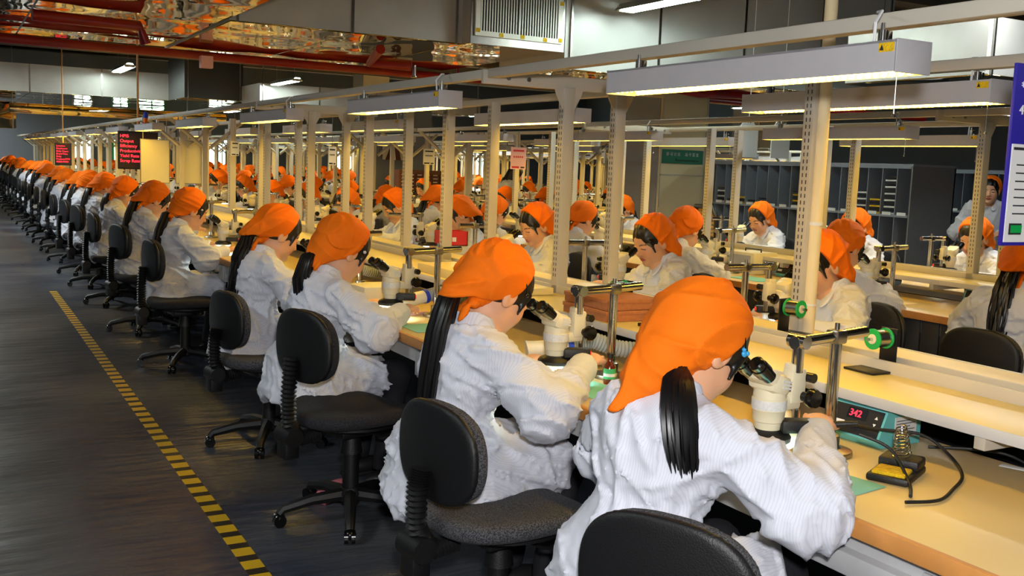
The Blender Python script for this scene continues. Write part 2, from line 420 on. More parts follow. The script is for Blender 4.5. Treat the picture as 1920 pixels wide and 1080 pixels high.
def build_woman(pitch=35, yaw=0, roll=0, lean=0, tail='straight', tip=(-.15, 0, -.07), tipr=.02, knot='low', seed=1, pin=None, facing_front=False,
                handR=(.44, -.07, .79), handL=(.40, .10, .79), elR=(.17, -.29, .735), elL=(.17, .29, .735), hem=1.0, strap=False, standing=False, scarf=True, hair_open=False, glove=False, wide=0):
    root = empty('person'); tag(root, None, 'person')
    dz = .42 if standing else 0.0
    HS = 1.12; Hc = np.array([.150 + lean, 0, 1.03 + dz])
    Rm = rotZ(math.radians(yaw)) @ rotY(math.radians(pitch)) @ rotX(math.radians(roll))
    toB = lambda p: (np.array(p, float) * HS @ Rm.T) + Hc
    toH = lambda P: (P - Hc) @ Rm / HS
    NB = np.array([.075 + lean * .7, 0, .92 + dz]); CH = np.array([.045 + lean * .5, 0, .79 + dz])
    SR = np.array([.06 + lean * .6, -.145, .862 + dz]); SL = SR * [1, -1, 1]
    elR = np.array(elR) + [0, 0, dz]; elL = np.array(elL) + [0, 0, dz]; handR = np.array(handR) + [0, 0, dz]; handL = np.array(handL) + [0, 0, dz]
    # --- body: head, neck, arms, hands as one mesh
    def head(P):
        q = toH(P); y = np.abs(q[:, 1]); m = np.stack([q[:, 0], y, q[:, 2]], 1)
        d = ell(q, (-.006, 0, .028), (.094, .074, .086))
        d = smin(d, ell(q, (.028, 0, -.03), (.058, .056, .07)), .03)
        d = smin(d, ell(m, (.02, .03, -.062), (.045, .028, .03)), .03)
        d = smin(d, ell(q, (.062, 0, -.088), (.022, .022, .017)), .022)
        d = smin(d, ell(m, (.052, .033, -.028), (.03, .026, .03)), .02)
        d = smax(d, -ell(m, (.098, .031, .006), (.018, .019, .011)), .012)
        d = smin(d, ell(m, (.073, .031, .003), (.013, .016, .010)), .004)
        d = smin(d, cap(q, (.082, 0, .004), (.097, 0, -.028), .006, .0095), .012)
        d = smin(d, ell(m, (.088, .010, -.031), (.010, .007, .006)), .006)
        d = smin(d, ell(q, (.081, 0, -.053), (.012, .022, .0055)), .005)
        d = smin(d, ell(q, (.079, 0, -.063), (.012, .018, .006)), .005)
        d = smax(d, -ell(q, (.096, 0, -.058), (.010, .020, .0014)), .002)
        e = ell(m, (-.004, .077, -.008), (.019, .008, .031), rotY(.25)); e = smax(e, -ell(m, (.0, .087, -.006), (.011, .008, .02)), .004)
        d = smin(d, e, .006)
        nk = cap(P, toB((-.028, 0, -.05)), NB - [.01, 0, .03], .044, .052)
        d = smin(d, nk, .025)
        return smin(d, ell(P, NB - [0, 0, .04], (.07, .11, .05)), .04)
    hv, hf = nets(head, Hc - [.22, .14, .26], Hc + [.19, .14, .19], .0042)
    q = toH(hv); y = np.abs(q[:, 1]); col = np.tile(np.array(srgb(226, 170, 132)[:3]), (len(hv), 1))
    def paint(mask, c): col[mask] = np.array(srgb(*c)[:3])
    cheek = np.exp(-(((q[:, 0] - .07) / .03) ** 2 + ((y - .04) / .02) ** 2 + ((q[:, 2] + .025) / .022) ** 2)); col = col * (1 - .35 * cheek[:, None]) + .35 * cheek[:, None] * np.array(srgb(232, 138, 110)[:3])
    paint((q[:, 0] > .078) & (y < .021 - .0) & (q[:, 2] > -.068) & (q[:, 2] < -.0485) & ((y / .022) ** 2 + ((q[:, 2] + .058) / .0105) ** 2 < 1), (188, 92, 84))
    paint((q[:, 0] > .06) & (y > .018) & (y < .045) & (np.abs(q[:, 2] - (-.001 - .12 * (y - .03))) < .0026), (50, 32, 28))
    paint((q[:, 0] > .055) & (y > .014) & (y < .048) & (np.abs(q[:, 2] - (.021 - 12 * (y - .03) ** 2)) < .0032), (70, 48, 40))
    parts = [(hv, hf)]; cols = [col]
    def arm(el, hd, s, flat):
        fd = (hd - el) / np.linalg.norm(hd - el)
        def g(P):
            wr = hd - fd * .085
            d = cap(P, el, wr, .036, .025)
            side = np.cross(fd, [0, 0, 1]); side /= np.linalg.norm(side); up = np.cross(side, fd)
            pc = wr + fd * .045
            B = np.stack([fd, side, up], 1)
            d = smin(d, ell(P, pc, (.048, .038, .017), B), .012)
            for i, o in enumerate((-.029, -.010, .010, .028)):
                L = (.030, .036, .034, .027)[i]
                k0 = wr + fd * .080 + side * o; k1 = k0 + fd * L - up * .014; k2 = k1 + fd * .010 - up * .026
                d = smin(d, np.minimum(cap(P, k0 - fd * .02, k1, .0088, .0078), cap(P, k1, k2, .0078, .0068)), .003)
            t0 = wr + fd * .03 - side * s * .028; t1 = t0 + fd * .035 - side * s * .016 - up * .012; t2 = t1 + fd * .024 + side * s * .008 - up * .010
            return smin(d, np.minimum(cap(P, t0, t1, .011, .0095), cap(P, t1, t2, .0095, .008)), .005)
        lo = np.minimum(hd - fd * .2, hd + fd * .09) - .07; hi = np.maximum(hd - fd * .2, hd + fd * .09) + .07
        return nets(g, lo, hi, .0042)
    for el, hd, s in ((elR, handR, 1), (elL, handL, -1)):
        v, f_ = arm(el, hd, -s, 0); parts.append((v, f_)); c = np.tile(np.array(srgb(*((238, 236, 228) if glove else (228, 172, 134)))[:3]), (len(v), 1)); cols.append(c)
    def core(P):
        d = cap(P, (0, 0, .5 + dz), CH, .10, .10); d = smin(d, cap(P, CH, NB, .08, .05), .04)
        for S_, E_ in ((SR, elR), (SL, elL)): d = smin(d, cap(P, CH + [0, 0, .04], S_, .06, .045), .04); d = smin(d, cap(P, S_, E_, .042, .036), .02)
        return d
    v, f_ = nets(core, np.array([-.2, -.36, .35]), np.array([.32, .36, 1.0 + dz]), .022); parts.append((v, f_)); cols.append(np.tile(np.array(srgb(226, 170, 132)[:3]), (len(v), 1)))
    link_mesh('body', np_mesh('body', parts, ['skin'], np.concatenate(cols)), root)
    # --- smock
    def smock(P):
        d = ell(P, CH + [-.012, 0, -.0], (.118, .152, .17))
        d = smin(d, cap(P, (-.01, -.05, .54 + dz), (-.01, .05, .54 + dz), .118), .08)
        d = smin(d, cap(P, SR + [-.01, .02, .0], SL + [-.01, -.02, .0], .062), .05)
        d = smin(d, cap(P, NB - [.0, 0, .03], NB + [.0, 0, .0], .062, .05), .03)
        if standing:
            d = smin(d, cap(P, (-.01, 0, .9), (-.01, 0, .62), .14, .17), .06)
            d = np.maximum(d, .60 - P[:, 2])
        else:
            sk = cap(P, (-.03, 0, .54), (-.02, 0, .45), .15, .185 * hem, (1, .8, 1))
            sk = smin(sk, cap(P, (.06, -.09, .50), (.30, -.11, .50), .105, .09), .06)
            sk = smin(sk, cap(P, (.06, .09, .50), (.30, .11, .50), .105, .09), .06)
            sk = smax(sk, .40 + .03 * np.sin(P[:, 1] * 16 + seed) - P[:, 2], .012)
            sk = smax(sk, P[:, 0] - .30 - .04 * np.sin(P[:, 1] * 20 + seed), .01)
            d = smin(d, sk, .06)
        for S_, E_, H_ in ((SR, elR, handR), (SL, elL, handL)):
            fd = (H_ - E_) / np.linalg.norm(H_ - E_); cu = H_ - fd * .10; m_ = (S_ + E_) / 2 + [0, 0, -.012]
            a = smin(cap(P, S_, m_, .064, .068), cap(P, m_, E_, .068, .066 + wide), .03); a = smin(a, ell(P, E_ + [-.03, 0, -.035], (.075, .06, .06)), .04)
            b = cap(P, E_, cu, .066 + wide, .040)
            a = smin(a, b, .03)
            b2 = np.maximum(cap(P, E_, cu + fd * .03, .06, .043), (P - cu) @ fd)
            a = smax(a, (P - cu - fd * .012) @ fd, .004)
            a = np.minimum(a, b2)
            d = smin(d, a, .03)
        # neck opening, back and a V in front
        op = cap(P, NB + [.012, 0, .03], NB + [.02, 0, .10], .050, .07)
        op = smin(op, cap(P, NB + [.06, 0, .02], CH + [.135, 0, .04], .034, .008), .015)
        d = smax(d, -op, .006)
        hw = np.clip(np.minimum(np.linalg.norm(P - handR, axis=1), np.linalg.norm(P - handL, axis=1)) / .22 - .35, .12, 1)
        d = d - folds(P, seed, .0135) * hw - folds(P, seed + 50, .0055, 2.0) * hw
        return d
    sv, sf = nets(smock, (-.30, -.44, .34), (.46, .44, .99 + dz), .0088)
    # collar: standing band at the back, two lapels in front
    def collar(P):
        q_ = P - NB; rr = np.sqrt(((q_[:, 0] + .004) / 1.0) ** 2 + q_[:, 1] ** 2)
        z = q_[:, 2] - (.020 - q_[:, 0] * .45)
        band = np.maximum(np.abs(rr - (.068 - z * .20)) - .0045, np.abs(z) - .032)
        band = np.maximum(band, q_[:, 0] - .045)
        y_ = np.abs(q_[:, 1]); m = np.stack([q_[:, 0], y_, q_[:, 2]], 1)
        lap = ell(m, (.058, .055, -.035), (.055, .03, .010), rotY(.95) )
        return smin(band, lap, .008)
    cv, cf = nets(collar, NB - [.1, .12, .11], NB + [.14, .12, .07], .005)
    link_mesh('smock', np_mesh('smock', [(sv, sf), (cv, cf)], ['smock']), root)
    # (the collar is sewn to the coat, so it belongs to the same mesh)
    # --- trousers and shoes
    def legs(P):
        m = np.stack([P[:, 0], np.abs(P[:, 1]), P[:, 2]], 1)
        if standing: return smin(cap(m, (-.0, .07, .85), (.0, .09, .45), .10, .065), cap(m, (0, .09, .45), (-.02, .1, .09), .065, .05), .03)
        d = cap(m, (-.02, .08, .49), (.36, .10, .49), .088, .066); d = smin(d, cap(m, (.36, .10, .48), (.30, .11, .09), .062, .045), .03)
        return smax(smin(d, cap(P, (-.03, -.06, .5), (-.03, .06, .5), .1), .04) - folds(P, seed + 9, .004), .08 - P[:, 2], .01)
    v, f_ = nets(legs, (-.22, -.24, .04), (.48, .24, .95 if standing else .62), .016); link_mesh('trousers', np_mesh('trousers', [(v, f_)], ['trousers']), root)
    for s in (-1, 1):
        x0 = -.03 if standing else .29
        sh = MB().sph((x0 + .045, s * .105, .04), (.115, .043, .04), 14).box((x0 + .04, s * .105, .009), (.22, .075, .018), .006); sh.build('shoe', 'shoe', root)
    # --- hair
    def hair(P):
        q = toH(P); d = ell(q, (-.012, 0, .034), (.100, .0815, .0925)); d = d - .0025 * np.sin(q[:, 1] * 160) * (q[:, 0] > 0)
        face = ell(q, (.105, 0, -.045), (.075, .078, .105)); d = smax(d, -face, .006)
        y = np.abs(q[:, 1]); m = np.stack([q[:, 0], y, q[:, 2]], 1)
        d = smin(d, cap(m, (.052, .064, .03), (.045, .072, -.03), .010, .004), .012)
        d = smax(d, -ell(m, (-.002, .082, -.012), (.020, .02, .034)), .006)
        d = smax(d, -(q[:, 2] + .066 + q[:, 0] * .35), .01)
        if tail == 'short': return d
        if hair_open: d = smin(d, cap(q, (-.06, 0, .0), (-.09, 0, -.12), .075, .07), .04)
        else: d = smin(d, cap(q, (-.07, 0, -.005), (-.095, 0, -.02), .038, .018), .03)
        return d
    v, f_ = nets(hair, Hc - .24, Hc + .24, .0052)
    # ponytail: a bundle of locks
    mb = MB(); rnd = random.Random(seed)
    t0 = toB((-.06, -.03, -.062)) if tail == 'short' else toB((-.094, 0, -.036))
    dn = {'straight': [(-.055, 0, -.03), (-.085, 0, -.12), (-.075, .0, -.23), (-.06, 0, -.34)],
          'short': [(-.045, -.05, -.035), (-.075, -.085, -.09), (-.085, -.105, -.15), (-.08, -.115, -.21)],
          'long': [(-.06, 0, -.02), (-.10, -.01, -.13), (-.13, -.02, -.26), (-.15, -.03, -.40)],
          'curly': [(-.05, 0, -.02), (-.09, 0, -.12), (-.11, .0, -.24), (-.13, 0, -.37)],
          'front': [(-.03, -.05, -.05), (-.0, -.09, -.12), (.03, -.10, -.2), (.05, -.10, -.28)],
          'open': [(-.05, 0, -.06), (-.08, 0, -.14), (-.08, 0, -.24), (-.07, 0, -.33)]}[tail]
    nl = 120 if tail != 'open' else 60
    for i in range(nl):
        a = rnd.random() * 6.283; rr = math.sqrt(rnd.random()); sp = {'curly': .034, 'open': .07}.get(tail, .031)
        pts = [t0 + np.array([.03, math.cos(a) * rr * .02, math.sin(a) * rr * .02 + .01])]
        ph = rnd.random() * 6.28; L = .86 + .18 * rnd.random()
        for j, dd in enumerate(dn):
            for sub in ((.5, 1) if j else (1,)):
                p0 = np.array(dn[j - 1] if j else (0, 0, 0)); pp = p0 + (np.array(dd) - p0) * sub
                k = (j + sub) / 4; g = sp * (.75 + .5 * math.sin(min(k, 1) * 2.6))
                wv = .012 * math.sin(ph + k * 9) if tail == 'curly' else .002 * math.sin(ph + k * 5)
                pts.append(t0 + pp * L + np.array([math.cos(a) * rr * g * .8 + wv, math.sin(a) * rr * g + wv, 0]))
        n_ = len(pts); mb.tube(pts, [.0042 + .0032 * math.sin(min(1, k / (n_ - 1) * 1.3) * 3.0) for k in range(n_ - 1)] + [.0008], 5)
    me2 = mb.mesh('t', 'hair', 60)
    me = np_mesh('hair', [(v, f_)], ['hair'])
    bm = bmesh.new(); bm.from_mesh(me); bm.from_mesh(me2); bm.to_mesh(me); bm.free(); me.polygons.foreach_set('use_smooth', [True] * len(me.polygons))
    link_mesh('hair', me, root)
    # --- kerchief
    if scarf:
        tw = np.array(tip, float); tip = (tw @ Rm) / HS          # given in the body's axes: the flap hangs down
        A_ = np.array([.004, -.012]); T_ = tip[[0, 2]]; dT = (T_ - A_) / np.linalg.norm(T_ - A_); nT = np.array([-dT[1], dT[0]])
        if nT @ (np.array([-.05, .08]) - A_) < 0: nT = -nT
        def ker(P):
            q = toH(P); d = ell(q, (-.016, 0, .036), (.110, .0905, .1005))
            d = smin(d, cap(q, (-.045, 0, .045), tip * .55 + np.array((-.045, 0, .02)) * .45, .076, .052, (1, .9, 1)), .03)
            d = smin(d, cap(q, (-.07, 0, .02), tip, .056, tipr, (1, .75, 1)), .03)
            d = d - folds(q, seed + 20, .0075, 1.0) * np.clip((-q[:, 0] + .05) / .06, 0, 1)
            side = (q[:, [0, 2]] - A_) @ nT
            rem = np.maximum(q[:, 2] - A_[1], side + .004 * np.sin(q[:, 0] * 70 + seed)); d = smax(d, -rem, .003)
            d = smax(d, q @ np.array([.956, 0, -.294]) - .008, .004)
            return d
        kv, kf = nets(ker, Hc - .29, Hc + .27, .005); kp = [(kv, kf)]
        if knot:
            kb = {'low': (-.088, 0, -.058), 'nape': (-.075, -.03, -.07), 'under': (-.08, -.02, -.065)}[knot]
            def kn(P):
                q = toH(P) - np.array(kb)
                d = ell(q, (0, -.012, 0), (.015, .016, .014)); d = smin(d, ell(q, (-.012, -.014, -.035), (.009, .015, .028)), .008)
                d = smin(d, ell(q, (-.004, .02, -.02), (.008, .014, .028), rotX(.6)), .008)
                d = smin(d, cap(q, (.01, 0, .01), (.03, 0, .05), .02, .03), .01)
                return d - folds(q, seed, .002, 3)
            kp.append(nets(kn, Hc - .22, Hc + .2, .0048))
        link_mesh('kerchief', np_mesh('kerchief', kp, ['kerchief']), root)
        if pin:
            pm = MB(); a = Vector(toB((.012, -.086, .05))); b = Vector(toB((.034, -.084, .025)))
            pm.tube([a, (a + b) / 2 + Vector((0, -.003, 0)), b], .0018, 6); pb = pm.build('hair_grip', 'black_gloss', root)
            ph_ = MB(); n = Matrix(Rm.tolist())
            ph_.sph(b, (.008, .005, .007), 10, R=n)
            if pin == 'pin_blue': ph_.sph(b + n @ Vector((.007, 0, .006)), .0055, 10).sph(b + n @ Vector((-.007, 0, .007)), .0055, 10)
            ph_.build('hair_ornament', pin, root)
    if strap:
        s_ = MB(); s_.tube([NB + np.array(p) for p in ((-.05, -.055, .028), (-.072, 0, .03), (-.05, .055, .028))], .004, 6)
        s_.tube([NB + np.array(p) for p in ((-.05, -.055, .028), (.0, -.083, -.0), (.05, -.075, -.045))], .004, 6).build('lanyard', 'black_plastic', root)
    return root
# ------------------------------------------------------------------ furniture and tools
def build_chair(zs=.43, zb=.62, fabric_='chair_dark_fabric', yb=0):
    root = empty('task_chair'); tag(root, None, 'chair')
    def pad(P, c, r, bend=0):
        q = P - np.array(c); q = q.copy(); q[:, 0] -= bend * q[:, 1] ** 2
        a = np.abs(q) - (np.array(r) - .018); return np.linalg.norm(np.maximum(a, 0), axis=1) + np.minimum(a.max(1), 0) - .018
    def seat(P):
        q = P.copy(); q[:, 2] = P[:, 2] + .18 * np.maximum(P[:, 0] - .12, 0) ** 1.5 * 2 - .35 * P[:, 1] ** 2
        e = (np.abs(q[:, 0] / .235) ** 2.8 + np.abs(q[:, 1] / .235) ** 2.8) ** (1 / 2.8); z = q[:, 2] - zs
        d = np.maximum((e - 1) * .2, np.abs(z) - .028); return smax((e - 1) * .2, np.abs(z) - .028, .03)
    link_mesh('seat_cushion', np_mesh('seat_cushion', [nets(seat, (-.27, -.27, zs - .08), (.27, .27, zs + .09), .012)], [fabric_]), root)
    def back(P, x0, t, rr):
        y = P[:, 1]; z = P[:, 2] - (zb + .14); x = P[:, 0] - x0 - .55 * y ** 2 - .25 * z ** 2
        e = (np.abs(y / (.192 - .15 * np.maximum(z, 0) ** 1 * .3 - rr)) ** 2.6 + np.abs(z / (.140 - rr)) ** 2.6) ** (1 / 2.6)
        return smax((e - 1) * .14, np.abs(x) - t, .016)
    link_mesh('backrest_cushion', np_mesh('backrest_cushion', [nets(lambda P: back(P, -.215, .02, .006), (-.3, -.24, zb - .04), (-.12, .24, zb + .34), .008)], [fabric_]), root)
    link_mesh('backrest_shell', np_mesh('backrest_shell', [nets(lambda P: back(P, -.243, .013, 0), (-.32, -.24, zb - .04), (-.14, .24, zb + .34), .008)], ['black_plastic']), root)
    MB().lathe([(.16, zs - .045), (.20, zs - .03), (.20, zs - .02)], n=28).bb(-.1, .1, -.09, .09, zs - .08, zs - .04, .01).build('seat_pan', 'black_plastic', root)
    sp = MB(); path = [(-.15, 0, zs - .06), (-.24, 0, zs - .07), (-.285, 0, zs - .0), (-.285, 0, zs + .12), (-.275, 0, zb + .10)]
    pts = []
    for i in range(61):
        t = i / 60 * 4; k = min(int(t), 3); u = t - k; p0, p1 = Vector(path[k]), Vector(path[k + 1]); pts.append(p0.lerp(p1, u))
    for it in range(8): pts = [pts[0]] + [(pts[i - 1] + pts[i] * 2 + pts[i + 1]) / 4 for i in range(1, len(pts) - 1)] + [pts[-1]]
    sp.tube(pts, [(.031 if i % 2 else .022) for i in range(61)], 14).build('back_support', 'black_plastic', root)
    kb = MB().cyl((-.285, -.05, zs - .05), (-.285, .05, zs - .05), .036).box((-.285, 0, zs - .09), (.06, .07, .09), .008); kb.build('hinge_housing', 'black_plastic', root)
    MB().cyl((0, 0, .11), (0, 0, zs - .14), .032).cyl((0, 0, zs - .16), (0, 0, zs - .06), .045, .03).build('gas_column', 'black_plastic', root)
    MB().cyl((0, 0, zs - .19), (0, 0, zs - .13), .015).build('piston', 'chrome', root)
    MB().tube([(.02, -.08, zs - .06), (.03, -.16, zs - .065), (.03, -.21, zs - .05)], .006, 8).sph((.03, -.215, zs - .05), (.014, .02, .010)).build('lever', 'black_plastic', root)
    MB().lathe([(.04, .07), (.05, .08), (.05, .11), (.036, .13)]).build('hub', 'black_plastic', root)
    for k in range(5):
        a = math.radians(72 * k + 20 + yb); d = Vector((math.cos(a), math.sin(a), 0)); p = [d * .03 + Vector((0, 0, .10)), d * .16 + Vector((0, 0, .092)), d * .27 + Vector((0, 0, .068)), d * .285 + Vector((0, 0, .05))]
        lg = MB().tube(p, [.028, .023, .019, .017], 8).build('leg', 'black_plastic', root)
        c = MB(); e = d * .285; s = Vector((-d.y, d.x, 0))
        for sg in (-1, 1): c.cyl(e + s * sg * .006 + Vector((0, 0, .0255)), e + s * sg * .021 + Vector((0, 0, .0255)), .025, n=14)
        c.sph(e + Vector((0, 0, .035)), (.024, .024, .02), 10); c.build('caster', 'black_gloss', lg)
    return root

def build_scope(full=True):
    """origin: foot of the post; the boom runs towards -x, the sitter is at -x"""
    root = empty('microscope'); tag(root, None, 'microscope')
    MB().lathe([(.058, 0), (.060, .004), (.058, .013), (.030, .018), (.026, .024), (.026, .05), (.017, .052)], n=28).build('base', 'steel', root)
    MB().cyl((0, 0, .02), (0, 0, .285), .0145, n=18).build('post', 'chrome', root)
    MB().cyl((-.165, -.01, .297), (.125, .01, .303), .0145, n=18).cyl((-.168, -.01, .297), (-.172, -.01, .297), .016).build('boom_bar', 'chrome', root)
    MB().box((0, 0, .300), (.040, .040, .036), .007).cyl((0, .0, .318), (0, 0, .334), .006).build('clamp', 'steel', root)
    MB().cyl((-.155, -.01, .30), (-.155, -.01, .225), .014).cyl((-.155, -.035, .30), (-.155, .015, .30), .017).build('pivot', 'chrome', root)
    ar = MB().box((-.150, 0, .190), (.052, .036, .085), .008).box((-.175, 0, .150), (.085, .026, .035), .008).box((-.155, 0, .235), (.036, .034, .022), .005); arm = ar.build('focus_arm', 'cream_plastic', root)
    for s, r in ((-1, .024), (1, .022)):
        MB().cyl((-.135, s * .016, .165), (-.135, s * .040, .165), .012).lathe([(.004, 0), (r, .002), (r + .001, .012), (r - .003, .020), (.004, .022)], (-.135, s * .038, .165), Matrix(((1, 0, 0), (0, 0, s), (0, -s, 0)))).build('focus_knob', 'black_gloss', root)
    MB().cyl((-.118, -.012, .210), (-.118, -.034, .210), .012).build('lock_knob', 'black_gloss', root)
    MB().cyl((-.135, 0, .15), (-.135, 0, .105), .010).build('focus_rod', 'chrome', root)
    c = (-.235, 0, 0)
    bd = MB().lathe([(.026, .088), (.029, .09), (.033, .112), (.036, .114), (.039, .140), (.041, .142), (.041, .168), (.039, .170), (.038, .190), (.030, .196)], c, n=28)
    body = bd.build('optical_body', 'cream_plastic', root)
    MB().lathe([(.0413, .144), (.0415, .147), (.0415, .163), (.0413, .166)], c, n=28).build('label_band', 'cream_label', body)
    hd = MB().box((-.238, 0, .206), (.066, .088, .050), .017, (0, .25, 0)).box((-.262, 0, .222), (.05, .082, .040), .014, (0, .55, 0)); head = hd.build('binocular_head', 'cream_plastic', root)
    st = MB()
    for k in range(3): st.box((-.228 , -.0446, .198 + k * .008), (.032, .001, .0045), 0, (0, .2, 0))
    st.build('label_sticker', 'cream_label', head)
    for s in (-1, 1):
        a = Vector((-.272, s * .027, .226)); d = Vector((-.80, 0, .60))
        e = MB().tube([a, a + d * .020, a + d * .021, a + d * .045, a + d * .046, a + d * .062, a + d * .066], [.017, .017, .020, .020, .0175, .0185, .0150], 18); e.build('eyepiece', 'black_gloss', root)
    MB().lathe([(.026, .060), (.048, .062), (.055, .068), (.056, .078), (.050, .086), (.034, .092), (.028, .096)], c, n=32).build('ring_light', 'black_plastic', root)
    MB().lathe([(.034, .0595), (.046, .0592), (.046, .061)], c, n=28).build('light_ring_glow', 'tube_white', root)
    sw = MB().box((-.185, -.045, .105), (.085, .045, .030), .005, (0, 0, -.5)).build('lamp_switch_box', 'black_plastic', root)
    MB().box((-.152, -.070, .106), (.010, .016, .016), .002, (0, 0, -.5)).build('rocker_switch', 'red_switch', sw)
    return root

def build_bench(n=3, brace=False, rear=True, slots=True):
    """double-sided bench run of n bays of 1.22 m from y = 0; origin on the floor under the front edge line x = 0 (world x - 1.60)"""
    L = 1.22 * n; root = empty('workbench'); tag(root, None, 'workbench')
    for s, x0 in ((1, 0), (-1, 1.70)) if rear else ((1, 0),):
        f = lambda x: x0 + s * x
        MB().bb(f(.018), f(.70), 0, L, .695, .73, .002).build('worktop', 'laminate', root)
        MB().bb(f(0), f(.018), 0, L, .692, .731, .003).build('edge_band', 'edge_band', root)
        MB().bb(f(.69), f(.70), 0, L, .70, .728).bb(f(.04), f(.06), 0, L, .62, .692).build('apron', 'grey_panel', root)
        MB().bb(f(.50), f(.80), .003, L - .003, .842, .857, .002).build('shelf_board', 'shelf_top', root)
        MB().bb(f(.494), f(.50), .0, L, .832, .860, .001).build('shelf_front', 'shelf_edge', root)
        MB().bb(f(.80), f(.812), 0, L, .842, .892, .002).build('shelf_lip', 'metal_frame', root)
        for k in range(n):
            y = k * 1.22 + .02
            lg = MB().bb(f(.66), f(.70), y, y + .05, 0, .692, .003); 
            lg.bb(f(.10), f(.66), y, y + .04, .05, .09, .003); lg.build('leg', 'metal_frame', root)
            MB().bb(f(.50), f(.86), y + .02, y + .05, .80, .842, .002).build('shelf_bracket', 'metal_frame', root)
            dr = MB().bb(f(.035), f(.45), y + .62, y + 1.02, .56, .690, .004).build('drawer', 'grey_panel', root)
            MB().bb(f(.025), f(.035), y + .625, y + 1.015, .572, .672, .003).build('drawer_front', 'grey_panel', dr)
            MB().tube([(f(.03), y + .74, .615), (f(.01), y + .75, .612), (f(.01), y + .87, .612), (f(.03), y + .88, .615)], .006, 8).build('handle', 'black_plastic', dr)
        MB().bb(f(.60), f(.62), .02, L - .02, .08, .68).build('modesty_panel', 'dark_panel', root)  # dark sheet put in for the darkness under the worktop
    for k in range(n):
        y = k * 1.22 + (.01 if not brace else .01)
        for x, q in ((.80, 1), (1.08, 1)):
            if not slots and not brace and k == 0 and x == .80 and n == 1: continue
            p = MB().bb(x, x + .055, y, y + .05, .0 if q else .86, 1.775, .003).build('post', 'metal_frame', root)
            sl = MB()
            if slots:
                for zz in range(34):
                    z = .93 + zz * .0245
                    for o in (.016, .034): sl.bb(x - .0008, x + .002, y + o - .0022, y + o + .0022, z, z + .014)
                sl.build('slot_column', 'slot', p)  # dark boxes on the post face stand for the shade inside its slots
    # brackets and rails on top
    for k in ([0] if not brace else range(n)):
        y = k * 1.22 + .035
        if brace:
            for s, x0 in ((1, 0), (-1, 1.70)):
                f = lambda x: x0 + s * x
                MB().tube([(f(.81), y, 1.50), (f(.45), y, 1.80)], .020, 4).build('brace', 'metal_frame', root)
        else:
            a = MB().bb(.40, 1.36, y - .012, y + .012, 1.765, 1.825, .003)
            for x in (.827, 1.107):
                for s in (-1, 1): a.prism([(0, 1.77), (s * .075, 1.77), (s * .065, 1.74), (s * .032, 1.68), (0, 1.68)], .004, lambda u, v, w_, x=x: Vector((x + u, y - .016 + w_, v)))
            a.build('cross_arm', 'metal_frame', root)
            b = MB()
            for x in (.52, .62, 1.18, 1.28): b.cyl((x, y - .018, 1.795), (x, y - .012, 1.795), .010, n=10)
            b.build('bolt', 'steel', root)
    for x in (.405, 1.315): MB().bb(x, x + .05, .03, L + .0, 1.787, 1.825, .004).build('rail', 'metal_frame', root)
    return root

def build_lamp(L=1.16, beads=False):
    root = empty('bench_lamp'); tag(root, None, 'lamp')
    h = MB(); x, y = .058, L / 2   # housing: open trough
    h.bb(-x, x, -y, y, .066, .072).bb(-x, -x + .004, -y, y, 0, .072).bb(x - .004, x, -y, y, 0, .072).build('housing', 'lamp_housing', root)
    for s in (-1, 1): MB().bb(-x, x, s * y - .003, s * y + .003, -.002, .074, .001).build('end_cap', 'lamp_housing', root)
    MB().bb(-x + .010, x - .010, -y + .02, y - .02, .012, .020).build('led_strip', 'led_warm', root)
    if beads:
        for xx in (-.040, .040):
            b = MB()
            for i in range(44): b.sph((xx, -y + .04 + i * (L - .08) / 43, .006), .0075, 6)
            b.build('bead_row', 'led_warm', root)['kind'] = 'stuff'
    for s in (-.42, .42):
        MB().cyl((0, s * L, .072), (0, s * L, .105), .011).cyl((0, s * L, .10), (0, s * L, .122), .005).box((.02, s * L, .09), (.014, .012, .03), .002).build('hanger', 'chrome', root)
    MB().tube([(-.02, -y + .10, .072), (-.03, -y + .09, .12), (-.0, -y + .10, .15), (.03, -y + .14, .155)], .004, 6).build('cable', 'white_paper', root)
    t = MB().bb(-x - .0008, -x, -y + .006, -y + .05, .045, .066).build('warning_label', 'yellow_sponge', root)
    MB().prism([(-y + .035, .049), (-y + .047, .049), (-y + .041, .062)], .0006, lambda u, v, w_: Vector((-x - .0009 - w_, u, v))).build('label_symbol', 'ink', t)
    MB().tube([(.02, -y + .06, 0), (.02, -y + .06, -.09)], .0012, 4).sph((.02, -y + .06, -.095), .005, 6).build('pull_chain', 'chrome', root)
    return root

def build_hose():
    root = empty('fume_extraction_arm'); tag(root, None, 'extraction hose')
    P = [(.25, .0, .06), (.14, -.0, .07), (.05, .0, .10), (-.03, 0, .085)]; pts = []
    for i in range(49):
        t = i / 48 * 3; k = min(int(t), 2); pts.append(Vector(P[k]).lerp(Vector(P[k + 1]), t - k))
    for it in range(10): pts = [pts[0]] + [(pts[i - 1] + pts[i] * 2 + pts[i + 1]) / 4 for i in range(1, 48)] + [pts[-1]]
    MB().tube(pts, [(.0305 if i % 2 else .026) for i in range(49)], 16).build('corrugated_hose', 'hose_grey', root)
    a = pts[-1]; d = (pts[-1] - pts[-4]).normalized()
    n = MB().tube([a - d * .01, a + d * .04, a + d * .10, a + d * .15, a + d * .145, a + d * .05], [.030, .030, .026, .038, .034, .022], 20); n.build('nozzle', 'nozzle_cream', root)
    MB().tube([a - d * .012, a + d * .006], [.034, .034], 16).build('clamp_ring', 'blue_plastic', root)
    return root

